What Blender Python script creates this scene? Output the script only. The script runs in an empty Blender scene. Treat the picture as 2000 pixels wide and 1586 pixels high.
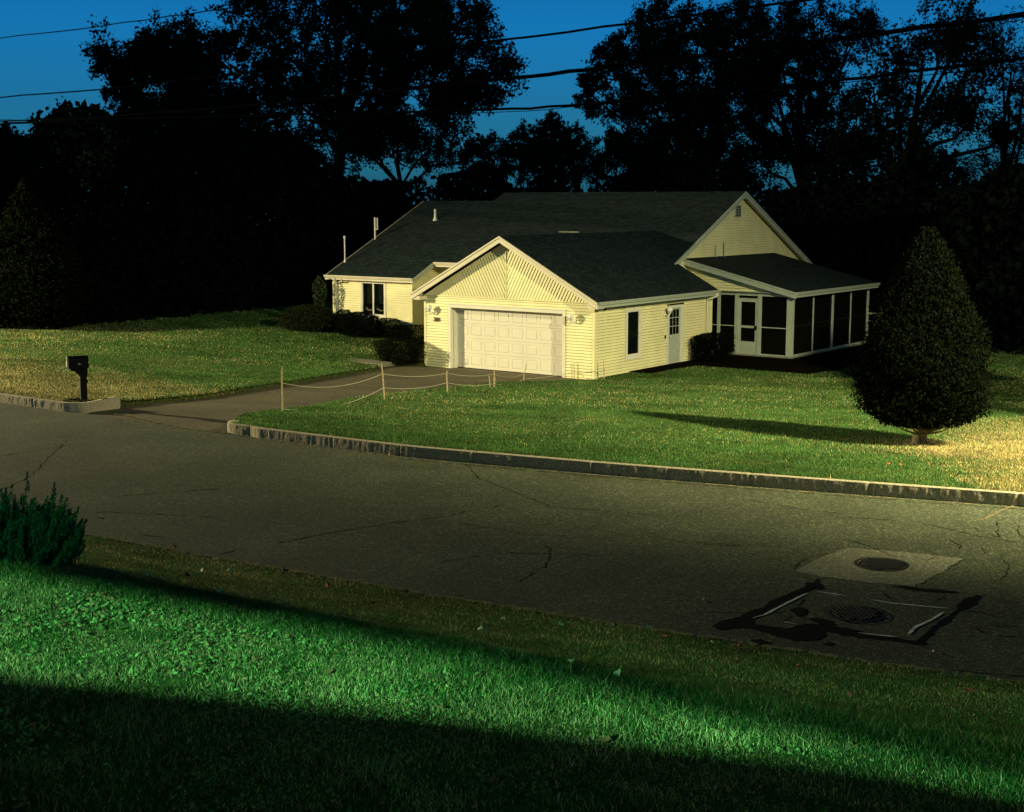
import bpy, bmesh, math, random
import numpy as np
from mathutils import Vector
from mathutils.geometry import tessellate_polygon
# ================= camera, sky, lamps =================
sc = bpy.context.scene
GRASS_Q = 1.0
cam = bpy.data.objects.new('camera', bpy.data.cameras.new('camera')); sc.collection.objects.link(cam)
cam.location = (0, 0, 4.4); cam.rotation_euler = (math.radians(90)-math.atan(398/2725), 0, 0)
cam.data.sensor_width = 36; cam.data.lens = 36*2725/2000; cam.data.clip_start = .1; cam.data.clip_end = 2000; sc.camera = cam
sc.view_settings.view_transform = 'Standard'; sc.view_settings.look = 'None'; sc.view_settings.exposure = 0; sc.view_settings.gamma = 1
w = bpy.data.worlds.new('World'); sc.world = w; w.use_nodes = True; nt = w.node_tree; bg = nt.nodes['Background']
sky = nt.nodes.new('ShaderNodeTexSky'); sky.sky_type = 'NISHITA'; sky.sun_disc = False; sky.sun_elevation = math.radians(28); sky.sun_rotation = math.radians(180); sky.ozone_density = 3
tc = nt.nodes.new('ShaderNodeTexCoord'); sp = nt.nodes.new('ShaderNodeSeparateXYZ'); nt.links.new(tc.outputs['Generated'], sp.inputs[0])
rp = nt.nodes.new('ShaderNodeValToRGB'); e = rp.color_ramp.elements; cols = [(0, (0.03, 0.23, 0.45)), (0.07, (0.026, 0.25, 0.5)), (0.12, (0.019, 0.3, 0.6)), (0.2, (0.012, 0.22, 0.45)), (0.45, (0.014, 0.12, 0.1)), (1, (0.012, 0.085, 0.055))]
e[0].position, e[0].color = cols[0][0], (*cols[0][1], 1); e[1].position, e[1].color = cols[-1][0], (*cols[-1][1], 1)
for p_, c_ in cols[1:-1]: q_ = e.new(p_); q_.color = (*c_, 1)
nt.links.new(sp.outputs[2], rp.inputs[0])
mx = nt.nodes.new('ShaderNodeMix'); mx.data_type = 'RGBA'; mx.blend_type = 'MULTIPLY'; mx.inputs[0].default_value = 1
nt.links.new(sky.outputs[0], mx.inputs[6]); nt.links.new(rp.outputs[0], mx.inputs[7]); nt.links.new(mx.outputs[2], bg.inputs[0]); bg.inputs[1].default_value = .1
def lamp(name, kind, loc, energy, col, aim=None, size=60, blend=1, rad=.12):
    l = bpy.data.lights.new(name, kind); l.energy = energy; l.color = col; o = bpy.data.objects.new(name, l); sc.collection.objects.link(o); o.location = loc
    if kind == 'SUN': l.angle = math.radians(10)
    else: l.shadow_soft_size = rad
    if kind == 'SPOT': l.spot_size = math.radians(size); l.spot_blend = blend
    if aim: o.rotation_euler = (Vector(aim)-Vector(loc)).to_track_quat('-Z', 'Y').to_euler()
    return o
# the sun is down: what is left of it is a trace of cool skylight from behind the camera
lamp('dusk_sun', 'SUN', (0, 0, 50), .012, (.5, .75, 1), aim=(10, 60, 0))
lamp('street_light', 'SPOT', (-42, 45.6, 9.5), 104000, (1, .87, .48), aim=(-12, 42.5, 0), size=104, blend=1, rad=.18)            # street lamp up the road, left of the frame
lamp('street_light', 'SPOT', (17.3, 16.2, 12.0), 74000, (1, .92, .50), aim=(13.2, 26.0, 0), size=98, blend=1, rad=.3)   # street lamp right of the frame
lamp('yard_light', 'SPOT', (-6, -10, 8.2), 44000, (.27, 1, .48), aim=(-1.5, 9, 1.4), size=80, blend=1, rad=.08)           # cold yard lamp behind the photographer
# ---- terrain: plan curves of the road edges, the driveway and the height of the land (metres) ----
CA = np.array((-.8026, .5965)); CB = np.array((.5965, .8026)); C0 = np.array((2.756, 46.588)); ZH = -1.43
def smooth_curve(pts, n=4000, w=1.2):
    p = np.array(pts, float); xs = np.linspace(p[0, 0], p[-1, 0], n); ys = np.interp(xs, p[:, 0], p[:, 1])
    k = int(w/(xs[1]-xs[0])) | 1; ker = np.hanning(k+2)[1:-1]; ker /= ker.sum()
    yp = np.concatenate([ys[0]+(np.arange(-k, 0))*(ys[1]-ys[0]), ys, ys[-1]+np.arange(1, k+1)*(ys[-1]-ys[-2])])
    return xs, np.convolve(yp, ker, 'same')[k:-k]
FX, FY = smooth_curve([(-120, 113), (-60, 66), (-40, 51.5), (-25, 40.8), (-16, 34.2), (-11.4, 30.76), (-9.2, 29.15), (-5.3, 26.35), (-1.78, 24.0), (1.6, 22.4), (4.7, 21.1), (7.5, 20.0), (12, 18.4), (20, 16), (35, 12), (80, 0)], 8000, 2.4)
NX, NY = smooth_curve([(-120, 98), (-60, 54), (-40, 40.5), (-25, 31), (-16, 25), (-10, 21), (-5.98, 18.36), (-3.12, 16.6), (-1.16, 15.42), (1.53, 13.95), (2.55, 13.42), (4.24, 12.58), (4.72, 12.36), (8, 10.8), (14, 8.3), (22, 5), (35, 0), (80, -15)], 8000, 2.4)
def gfar(x): return np.interp(x, FX, FY)
def gnear(x): return np.interp(x, NX, NY)
SX = np.array([0, .3, 1, 2.5, 4, 4.9, 5.5, 6.2, 8, 12, 30, 200]); SZ = np.array([.015, .05, .2, .6, 1.02, 1.28, 1.42, 1.5, 1.58, 1.65, 1.9, 2.5])
# driveway edges as functions of y
DLY = [27.306, 30.306, 31.127, 34.168, 41.832, 47.38, 50.494, 51.456, 60]; DLX = [-8.937, -8.937, -8.658, -7.597, -6.19, -5.253, -4.662, -3.8, -3.1]; DRY = [23.393, 26.393, 28.905, 31.473, 34.951, 39.527, 43.283, 46.4, 60]; DRX = [-5.416, -5.416, -5.687, -4.67, -3.886, -2.195, -0.48, 2.9, 4]
def drive_z(x, y):
    d = np.maximum((y-gfar(x))*.88, 0); return -np.interp(d, [0, 1.5, 20, 23], [0.0, .09, 1.48, 1.56])
def sstep(v, a, b):
    t = np.clip((v-a)/(b-a), 0, 1); return t*t*(3-2*t)
def lot_z(x, y):
    d = np.maximum((y-gfar(x))*.88, 0); dz = drive_z(x, y)
    right = .17-.0765*d; right = np.maximum(right, -1.47)
    left = np.maximum(.17-.055*d, -1.3)
    xl = np.interp(y, DLY, DLX)
    edge = dz+np.interp(d, [0, 3], [.17, .10])
    L = edge+(left-edge)*sstep(xl-x, 0, 9)
    a = (x-C0[0])*CA[0]+(y-C0[1])*CA[1]; b = (x-C0[0])*CB[0]+(y-C0[1])*CB[1]
    z = np.where(x < xl+1.0, L, right)
    # round the house the land is level with its floors
    w = sstep(b, -4, 3)*sstep(a, 6.5, 9); z = z*(1-w)+np.interp(a, [7, 13, 18, 26], [-1.48, -1.35, -1.1, -.85])*w
    return z
def height(x, y):
    gf = gfar(x); gn = gnear(x)
    sn = np.maximum((gn-y)*.88, 0)
    return np.where(y > gf, lot_z(x, y), np.where(y < gn, np.interp(sn, SX, SZ), 0.0))
def in_drive(x, y, m=0.0):
    return (y > gfar(x)-.05) & (x > np.interp(y, DLY, DLX)+m) & (x < np.interp(y, DRY, DRX)-m) & (y < 52)
# ---- measured plan outlines (metres) ----
TAR = [[(2.089,14.147),(2.26,14.352),(2.438,14.469),(2.581,14.684),(2.772,14.84),(2.862,15.036),(3.08,15.3),(3.404,15.681),(3.44,15.857),(3.531,15.827),(3.599,16.003),(3.632,15.973),(3.58,15.827),(3.611,15.749),(3.576,15.544),(3.505,15.524),(3.467,15.573),(3.224,15.27),(3.023,15.006),(2.803,14.713),(2.629,14.44),(2.56,14.352),(2.562,14.205),(2.747,14.117),(2.857,14.059),(2.956,14.117),(3.085,14.234),(3.289,14.205),(3.409,14.117),(3.589,14.0),(3.719,13.834),(3.934,13.746),(4.014,13.668),(4.11,13.648),(4.235,13.844),(4.272,13.912),(4.373,14.078),(4.56,14.352),(4.742,14.596),(4.863,14.752),(4.87,14.86),(5.071,15.172),(5.269,15.319),(5.325,15.29),(5.096,14.909),(4.936,14.752),(4.821,14.645),(4.654,14.342),(4.425,14.049),(4.346,13.902),(4.257,13.775),(4.172,13.629),(4.177,13.531),(4.098,13.492),(3.976,13.59),(3.812,13.668),(3.527,13.746),(3.377,13.834),(3.344,13.912),(3.237,13.971),(3.217,13.805),(3.142,13.697),(2.978,13.639),(2.832,13.668),(2.689,13.805),(2.594,13.942),(2.476,14.059),(2.304,14.069),(2.155,14.0)],[(4.386,15.681),(4.565,15.7),(4.688,15.593),(4.922,15.544),(5.108,15.407),(4.988,15.387),(4.792,15.426),(4.635,15.475),(4.521,15.544)],[(2.427,13.668),(2.535,13.707),(2.61,13.56),(2.561,13.387),(2.453,13.436)],[(3.129,13.56),(3.207,13.609),(3.255,13.56),(3.195,13.482)],[(3.021,14.713),(3.137,14.84),(3.216,14.782),(3.196,14.596),(3.062,14.469)],[(3.157,14.41),(3.27,14.44),(3.403,14.322),(3.405,14.176),(3.247,14.176)]]
PATCH = [[(4.316,17.488),(5.004,17.273),(5.638,16.941),(5.142,16.267),(4.667,15.651),(4.153,15.827),(3.634,16.12),(3.402,16.345),(3.87,17.019)]]
PAINT = [[(2.572,14.42),(2.719,14.547),(3.01,14.938),(3.21,15.202),(3.367,15.397)],[(3.486,15.456),(3.639,15.358),(3.778,15.27)],[(4.01,15.124),(4.2,14.987),(4.532,14.86),(4.791,14.782)],[(4.688,14.655),(4.454,14.352),(4.227,14.117),(4.061,13.834)],[(2.771,14.391),(2.885,14.293),(2.993,14.196)],[(3.567,13.912),(3.753,13.834),(3.948,13.766)]]
MAN = [(4.536,16.657),(3.703,14.577)]
CRACK = [[(-0.711,18.885),(-0.366,18.66),(-0.106,18.494),(0.199,18.221),(0.451,18.182),(0.779,18.172)],[(0.39,17.703),(0.482,17.449),(0.485,17.107),(0.413,16.599),(0.269,16.296),(0.177,16.12),(0.063,15.788)],[(1.294,18.328),(1.616,18.221),(1.904,18.064),(2.248,17.801),(2.597,17.645),(3.071,17.547)],[(2.025,14.625),(2.294,14.645),(2.603,14.655)],[(5.75,17.977),(5.767,17.889),(5.811,17.615),(5.672,17.312)],[(6.062,17.527),(5.979,17.185)],[(4.869,14.713),(5.016,14.665),(5.128,14.567),(5.228,14.44),(5.47,14.42)],[(5.099,14.322),(5.081,14.117),(5.206,14.176),(5.349,14.088)],[(6.158,17.185),(6.105,16.853),(6.081,16.579),(5.859,16.12),(5.66,15.857)],[(3.695,16.98),(3.542,16.736),(3.402,16.345)],[(3.402,16.345),(3.634,16.12),(4.153,15.827),(4.667,15.651),(5.142,16.267),(5.638,16.941)],[(4.926,15.368),(4.856,15.202),(4.733,15.104),(4.759,15.006)],[(4.226,15.436),(4.25,15.172),(4.231,15.036)],[(2.839,14.811),(2.872,14.596),(2.966,14.713),(3.002,14.528),(2.897,14.352),(2.979,14.234)],[(3.298,15.172),(3.151,14.909),(3.22,14.713),(3.098,14.469),(3.18,14.352)],[(3.123,15.231),(3.004,14.909),(3.052,14.782),(3.088,14.596)],[(3.499,15.857),(3.503,15.651),(3.386,15.505)],[(4.183,12.75),(4.442,12.671),(4.657,12.613),(4.796,12.564)],[(4.954,17.019),(4.769,17.107),(4.521,17.801),(4.335,17.937)],[(2.344,17.801),(2.765,17.703),(3.29,17.615),(3.656,17.4)],[(-8.968,24.053),(-8.583,24.503),(-8.056,25.304)],[(-3.068,17.722),(-2.475,18.289),(-1.835,18.797),(-1.013,19.276),(-0.113,20.116)],[(-5.996,20.663),(-5.255,20.957),(-4.527,21.23)],[(-0.785,23.37),(-0.535,22.041),(0.0,21.035),(0.598,19.94),(1.47,19.599),(2.387,19.276)],[(-5.034,18.348),(-4.843,18.143),(-4.549,18.055)],[(-3.854,17.051),(-3.532,17.371),(-3.427,17.507)],[(4.05,19.276),(4.901,19.208),(5.676,18.895),(6.158,18.201),(6.669,17.722)],[(6.305,18.651),(6.393,18.289),(6.45,18.055),(6.724,18.954),(7.016,19.276)],[(7.009,18.954),(6.827,18.348),(6.789,18.055)],[(3.451,20.478),(4.41,19.599),(4.811,19.432)],[(-8.32,25.695),(-7.816,22.256),(-7.871,21.035)],[(-7.088,19.276),(-5.88,19.599),(-4.195,19.276)],[(-0.947,16.736),(-0.13,17.244),(1.16,17.107)],[(5.042,17.107),(5.155,16.853),(5.309,17.019)],[(4.837,14.117),(4.866,13.892),(5.065,13.775),(5.246,13.805)]]
SEAM = [[(6.541,19.022),(6.948,19.54),(7.349,20.009),(7.499,20.012)]]
JOINT = [[(-8.939,29.024),(-8.03,28.837),(-7.251,27.882),(-6.325,27.004),(-5.408,26.441)]]
LEAF = [(-4.017,12.643),(-3.777,14.26),(-3.194,12.541),(-3.658,12.664),(-4.538,16.592),(-3.478,12.934),(-2.579,11.915),(-3.043,15.502),(-1.981,11.648),(-3.368,14.819),(-3.18,15.231),(-4.538,16.592),(-1.025,9.458),(-0.266,11.651),(-0.086,13.329),(0.489,13.565),(1.418,13.935),(1.95,13.211),(0.424,9.507),(0.692,8.881),(2.261,12.106),(1.528,13.398),(-0.668,15.348),(2.13,15.084),(2.472,9.79),(0.494,7.138),(4.145,13.277),(-3.578,11.918),(-1.118,8.25),(-1.616,8.476),(-0.113,6.518),(6.372,23.23),(6.562,23.133),(-2.157,24.102),(2.206,12.875),(-5.833,19.237),(-3.248,13.608),(2.24,13.226),(3.231,10.069),(3.87,11.371),(-2.677,16.116),(-2.039,14.982),(-1.362,13.315),(2.539,11.884),(3.119,11.667),(-0.409,7.617),(4.071,11.443),(-4.298,17.295)]
STAKE = [(-4.97,29.826,-0.079,-4.946,0.901),(-3.16,34.381,-0.467,-3.237,0.443),(-1.78,37.855,-0.76,-1.776,-0.154),(-0.512,40.684,-0.994,-0.526,-0.494),(0.374,45.946,-1.486,0.475,-0.888),(2.119,46.956,-1.528,2.098,-0.986),(3.087,46.369,-1.47,3.064,-0.833),(-0.631,40.617,-0.985,-0.676,-0.637),(4.449,47.766,-1.47,4.447,-1.292)]
CABLE = [[(-25.44,54.7,9.881),(-14.84,41.57,9.115),(-11.05,36.86,8.812),(-7.86,32.91,8.612),(-5.57,30.07,8.457),(-2.85,26.7,8.343),(0.0,23.18,8.259)],[(-25.79,55.13,7.796),(-15.01,41.77,7.444),(-10.33,35.98,7.224),(-4.04,28.18,7.046),(-0.17,23.38,7.012),(1.86,20.87,6.985),(3.76,18.52,6.976),(5.3,16.61,6.995)],[(-25.91,55.27,7.101),(-15.08,41.86,6.683),(-12.55,38.73,6.581),(-5.36,29.82,6.416),(0.0,23.18,6.39),(1.17,21.73,6.395),(3.11,19.32,6.417),(4.13,18.06,6.442),(5.73,16.08,6.475),(6.81,14.74,6.526)],[(-25.87,55.22,7.334),(-15.07,41.85,6.771),(-6.83,31.64,6.282),(0.0,23.18,5.901),(1.17,21.73,5.876),(3.4,18.96,5.902),(4.44,17.68,5.937),(5.75,16.06,6.003),(6.83,14.71,6.064)],[(-25.8,55.14,7.738),(-15.07,41.84,6.815),(-12.79,39.02,6.583),(-5.37,29.83,6.09),(0.0,23.18,5.852),(1.17,21.73,5.853),(3.4,18.96,5.882)]]
TREES = {
 'maple':(-10.57,80,[(-14.09,13.94,3.23),(-10.57,15.41,3.52),(-6.46,15.12,3.23),(-3.23,13.94,2.79),(-1.47,11.59,1.91),(-4.99,11.3,3.23),(-8.81,11.59,3.23),(-12.33,10.42,3.23),(-2.79,9.68,1.91),(-7.05,8.95,2.06),(-9.98,18.34,3.52),(-5.87,17.76,3.23)]),
 'rear':(-6.94,88,[(-4.84,7.79,2.1),(-7.75,8.44,1.94),(-2.1,7.47,1.36),(-9.69,7.47,1.94),(-11.63,8.76,1.61)]),
 'left':(-17.65,74,[(-19.28,11.6,2.04),(-17.11,12.41,1.96),(-20.5,9.97,1.22),(-18.19,9.15,2.44),(-15.75,10.24,2.17),(-15.61,12.14,1.49),(-19.01,7.52,2.17),(-16.29,7.79,2.17),(-14.12,7.79,2.04),(-12.22,7.25,1.63)]),
 'low':(-20.67,64,[(-20.43,7.69,0.94),(-19.14,8.04,0.89),(-22.08,6.75,1.29),(-23.37,6.4,1.41),(-18.79,6.4,1.88),(-24.9,6.63,1.64)]),
 'right_a':(10.17,84,[(6.01,12.72,1.39),(8.01,13.19,2.16),(10.79,13.65,2.16),(13.1,13.19,2.16),(6.32,10.41,1.79),(9.25,10.41,2.77),(12.33,9.79,2.77),(7.71,8.56,1.54),(10.79,7.64,2.16),(9.25,6.71,1.85),(12.64,6.71,1.85),(9.25,14.73,1.85),(4.62,10.72,1.17)]),
 'right_b':(18.08,88,[(16.15,14.9,1.78),(18.73,15.22,2.26),(20.99,14.9,1.94),(18.08,12.31,2.58),(15.5,11.67,2.26),(20.02,10.05,1.94),(16.15,8.76,1.94),(18.73,7.79,2.1),(21.31,7.47,1.94),(15.5,6.82,1.78),(14.21,15.22,1.94),(14.53,11.99,2.1)]),
 'right_c':(20.10,74,[(21.72,13.23,2.04),(23.49,13.36,1.49),(20.1,11.87,1.63),(23.08,11.05,2.04),(20.64,9.15,2.04),(24.44,8.88,2.04),(19.01,9.97,1.49),(26.61,8.34,1.36),(19.01,7.52,1.63),(21.72,6.71,1.63),(17.38,7.25,1.22)]),
 'bare':(27.30,80,[(27.16,13.35,1.47),(28.33,11.89,1.61),(29.65,10.71,1.76),(29.36,13.35,1.17),(28.18,7.19,1.76),(26.42,6.6,1.47)]),
 'p1':(2.11,82,[(2.26,8.76,0.78),(2.11,7.71,1.2),(2.26,6.51,1.44)]),
 'p2':(0.36,81,[(0.83,8.35,0.65),(0.36,7.52,0.89),(0.24,6.48,1.19)]),
 'p3':(3.81,83,[(3.59,8.36,0.67),(3.9,7.45,0.91),(4.26,6.53,1.28)]),
 'p4':(6.01,84,[(5.7,8.1,0.86),(6.17,7.33,1.08),(7.09,6.4,1.48)]),
 'thin':(-1.12,95,[(-1.12,8.23,0.77),(-1.22,7.19,0.98)]),
 'bushy':(8.94,84,[(8.94,6.4,1.39),(10.48,5.94,1.23),(7.4,5.94,1.08)]),
}
# ================= helpers =================
C = bpy.context.scene.collection
def link(o, parent=None):
    C.objects.link(o)
    if parent is not None: o.parent = parent
    return o
def tag(o, label=None, cat=None, group=None, kind=None):
    if label: o['label'] = label
    if cat: o['category'] = cat
    if group: o['group'] = group
    if kind: o['kind'] = kind
    return o
def empty(name, loc, rz=0, label=None, cat=None, group=None):
    o = bpy.data.objects.new(name, None); o.empty_display_size = .3; o.location = loc; o.rotation_euler = (0, 0, rz)
    return tag(link(o), label, cat, group)
def np_mesh(name, V, Fs, mat, parent=None, smooth=False, col=None, mats=None, midx=None):
    me = bpy.data.meshes.new(name); V = np.asarray(V, np.float32).reshape(-1, 3)
    if not isinstance(Fs, list): Fs = [Fs]
    Fs = [np.asarray(F, np.int32) for F in Fs if len(F)]
    me.vertices.add(len(V)); me.vertices.foreach_set('co', V.ravel())
    loops = np.concatenate([F.ravel() for F in Fs]); tot = np.concatenate([np.full(len(F), F.shape[1], np.int32) for F in Fs])
    st = np.concatenate([[0], np.cumsum(tot)[:-1]]).astype(np.int32)
    me.loops.add(len(loops)); me.loops.foreach_set('vertex_index', loops)
    me.polygons.add(len(tot)); me.polygons.foreach_set('loop_start', st); me.polygons.foreach_set('loop_total', tot)
    if smooth: me.polygons.foreach_set('use_smooth', np.ones(len(tot), bool))
    for m in (mats or [mat]): me.materials.append(m)
    if midx is not None: me.polygons.foreach_set('material_index', np.asarray(midx, np.int32))
    me.update(calc_edges=True)
    if col is not None:
        at = me.color_attributes.new('tint', 'FLOAT_COLOR', 'POINT'); at.data.foreach_set('color', np.concatenate([np.asarray(col, np.float32), np.ones((len(V), 1), np.float32)], 1).ravel())
    o = bpy.data.objects.new(name, me)
    return link(o, parent)
class MB:
    def __init__(s): s.v = []; s.f = []
    def poly(s, pts): n = len(s.v); s.v += [tuple(p) for p in pts]; s.f.append(tuple(range(n, n+len(pts))))
    def box(s, x0, x1, y0, y1, z0, z1):
        n = len(s.v); s.v += [(x, y, z) for z in (z0, z1) for y in (y0, y1) for x in (x0, x1)]
        s.f += [tuple(n+i for i in q) for q in ((0, 2, 3, 1), (4, 5, 7, 6), (0, 1, 5, 4), (2, 6, 7, 3), (0, 4, 6, 2), (1, 3, 7, 5))]
    def prism(s, pts, d):          # polygon extruded by the vector d
        n = len(s.v); k = len(pts); s.v += [tuple(p) for p in pts]+[tuple(p[i]+d[i] for i in range(3)) for p in pts]
        s.f.append(tuple(range(n, n+k))); s.f.append(tuple(range(n+2*k-1, n+k-1, -1)))
        for i in range(k): j = (i+1) % k; s.f.append((n+j, n+i, n+k+i, n+k+j))
    def tube(s, pts, r, seg=8, caps=True):
        P = [Vector(p) for p in pts]; R = r if isinstance(r, (list, tuple)) else [r]*len(P); n0 = len(s.v)
        for i, p in enumerate(P):
            t = (P[min(i+1, len(P)-1)]-P[max(i-1, 0)]).normalized(); a = t.orthogonal().normalized() if i == 0 else (a-t*a.dot(t)).normalized(); b = t.cross(a)
            for k in range(seg):
                w = 2*math.pi*k/seg; s.v.append(tuple(p+(a*math.cos(w)+b*math.sin(w))*R[i]))
        for i in range(len(P)-1):
            for k in range(seg):
                k2 = (k+1) % seg; s.f.append((n0+i*seg+k, n0+i*seg+k2, n0+(i+1)*seg+k2, n0+(i+1)*seg+k))
        if caps: s.f.append(tuple(n0+k for k in range(seg))[::-1]); s.f.append(tuple(n0+(len(P)-1)*seg+k for k in range(seg)))
    def ball(s, c, r, sz=1.0, seg=14, rings=9):
        n = len(s.v)
        for i in range(rings+1):
            th = math.pi*i/rings
            for k in range(seg): w = 2*math.pi*k/seg; s.v.append((c[0]+r*math.sin(th)*math.cos(w), c[1]+r*math.sin(th)*math.sin(w), c[2]+r*sz*math.cos(th)))
        for i in range(rings):
            for k in range(seg): k2 = (k+1) % seg; s.f.append((n+i*seg+k, n+(i+1)*seg+k, n+(i+1)*seg+k2, n+i*seg+k2))
    def build(s, name, mat, parent=None, smooth=False, bevel=0, loc=None):
        me = bpy.data.meshes.new(name); me.from_pydata(s.v, [], s.f); me.materials.append(mat)
        if smooth: me.polygons.foreach_set('use_smooth', [True]*len(me.polygons))
        me.validate(); o = link(bpy.data.objects.new(name, me), parent)
        if loc: o.location = loc
        if bevel:
            m = o.modifiers.new('bevel', 'BEVEL'); m.width = bevel; m.segments = 2; m.limit_method = 'ANGLE'
        return o
# ---- materials ----
def mat(name, col, rough=.7, spec=.3, metal=0, noise=None, bump=None, tint=False, var=.3, trans=None):
    m = bpy.data.materials.new(name); m.use_nodes = True; nt = m.node_tree; b = nt.nodes['Principled BSDF']
    b.inputs['Base Color'].default_value = (*col, 1); b.inputs['Roughness'].default_value = rough; b.inputs['Specular IOR Level'].default_value = spec; b.inputs['Metallic'].default_value = metal
    tc = nt.nodes.new('ShaderNodeTexCoord'); src = None
    if tint:
        a = nt.nodes.new('ShaderNodeAttribute'); a.attribute_name = 'tint'; nt.links.new(a.outputs['Color'], b.inputs['Base Color']); src = a.outputs['Color']
    if noise:
        n = nt.nodes.new('ShaderNodeTexNoise'); n.inputs['Scale'].default_value = noise; n.inputs['Detail'].default_value = 6; nt.links.new(tc.outputs['Object'], n.inputs['Vector'])
        r = nt.nodes.new('ShaderNodeMapRange'); r.inputs[1].default_value = .25; r.inputs[2].default_value = .75; r.inputs[3].default_value = 1-var; r.inputs[4].default_value = 1+var
        nt.links.new(n.outputs['Fac'], r.inputs[0]); mx = nt.nodes.new('ShaderNodeMix'); mx.data_type = 'RGBA'; mx.blend_type = 'MULTIPLY'; mx.inputs[0].default_value = 1
        if src: nt.links.new(src, mx.inputs[6])
        else: mx.inputs[6].default_value = (*col, 1)
        nt.links.new(r.outputs[0], mx.inputs[7]); nt.links.new(mx.outputs[2], b.inputs['Base Color'])
    if bump:
        n2 = nt.nodes.new('ShaderNodeTexNoise'); n2.inputs['Scale'].default_value = bump[0]; n2.inputs['Detail'].default_value = 5; nt.links.new(tc.outputs['Object'], n2.inputs['Vector'])
        bp = nt.nodes.new('ShaderNodeBump'); bp.inputs['Strength'].default_value = bump[1]; bp.inputs['Distance'].default_value = bump[2]; nt.links.new(n2.outputs['Fac'], bp.inputs['Height']); nt.links.new(bp.outputs[0], b.inputs['Normal'])
    return m
M = {}
M['siding'] = mat('yellow_vinyl', (.78, .72, .40), .55, .3, noise=1.3, var=.10, bump=(60, .1, .004))
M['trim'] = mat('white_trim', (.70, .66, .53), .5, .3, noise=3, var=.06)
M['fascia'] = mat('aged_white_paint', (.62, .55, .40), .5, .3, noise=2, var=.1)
M['door'] = mat('white_enamel', (.68, .63, .51), .5, .3, noise=2, var=.05)
M['glass'] = mat('dark_glass', (.004, .006, .005), .05, .5)
M['screen'] = mat('insect_screen', (.004, .004, .003), .9, 0)
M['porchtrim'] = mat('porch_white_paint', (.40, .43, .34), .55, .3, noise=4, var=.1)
M['metal'] = mat('galvanised_metal', (.6, .6, .55), .4, .5, metal=.2)
M['pvc'] = mat('white_pipe', (.7, .68, .6), .4)
M['black'] = mat('black_plastic', (.0025, .0025, .0025), .6, .15)
M['brown'] = mat('brown_numerals', (.10, .045, .02), .6)
M['white'] = mat('white_paint', (.75, .75, .7), .6)
M['concrete'] = mat('concrete', (.20, .19, .14), .9, .1, noise=8, var=.2)
M['wood'] = mat('weathered_stake', (.40, .31, .18), .85, .1, noise=30, var=.35)
M['rope'] = mat('jute_rope', (.42, .40, .28), .9, .1)
M['bark'] = mat('bark', (.006, .005, .004), .95, .1, noise=14, var=.4)
M['yewbark'] = mat('pale_bark', (.22, .17, .10), .95, .1, noise=20, var=.4)
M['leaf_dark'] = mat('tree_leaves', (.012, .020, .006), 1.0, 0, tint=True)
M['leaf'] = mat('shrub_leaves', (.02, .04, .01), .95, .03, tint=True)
M['grass'] = mat('grass_blades', (.05, .1, .02), .75, .12, tint=True)
def translucent(m, f):
    nt = m.node_tree; b = nt.nodes['Principled BSDF']; t = nt.nodes.new('ShaderNodeBsdfTranslucent'); mx = nt.nodes.new('ShaderNodeMixShader'); mx.inputs[0].default_value = f
    l = b.inputs['Base Color'].links[0].from_socket; nt.links.new(l, t.inputs[0]); nt.links.new(b.outputs[0], mx.inputs[1]); nt.links.new(t.outputs[0], mx.inputs[2]); nt.links.new(mx.outputs[0], nt.nodes['Material Output'].inputs[0])
translucent(M['grass'], .35)
M['cable'] = mat('black_cable', (.0015, .002, .002), 1.0, 0)
M['iron'] = mat('cast_iron', (.022, .020, .015), .7, .3, noise=60, var=.5)
M['tar'] = mat('tar', (.006, .007, .0055), .9, .08, noise=9, var=.5)
M['crack'] = mat('crack_dirt', (.010, .010, .008), .95, .05)
M['paint'] = mat('worn_white_line', (.62, .64, .55), .8, .1, noise=14, var=.5)
M['soil'] = mat('soil', (.030, .022, .012), .98, .05, noise=30, var=.6)
M['straw'] = mat('dry_stalk', (.24, .15, .06), .9, .1)

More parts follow.
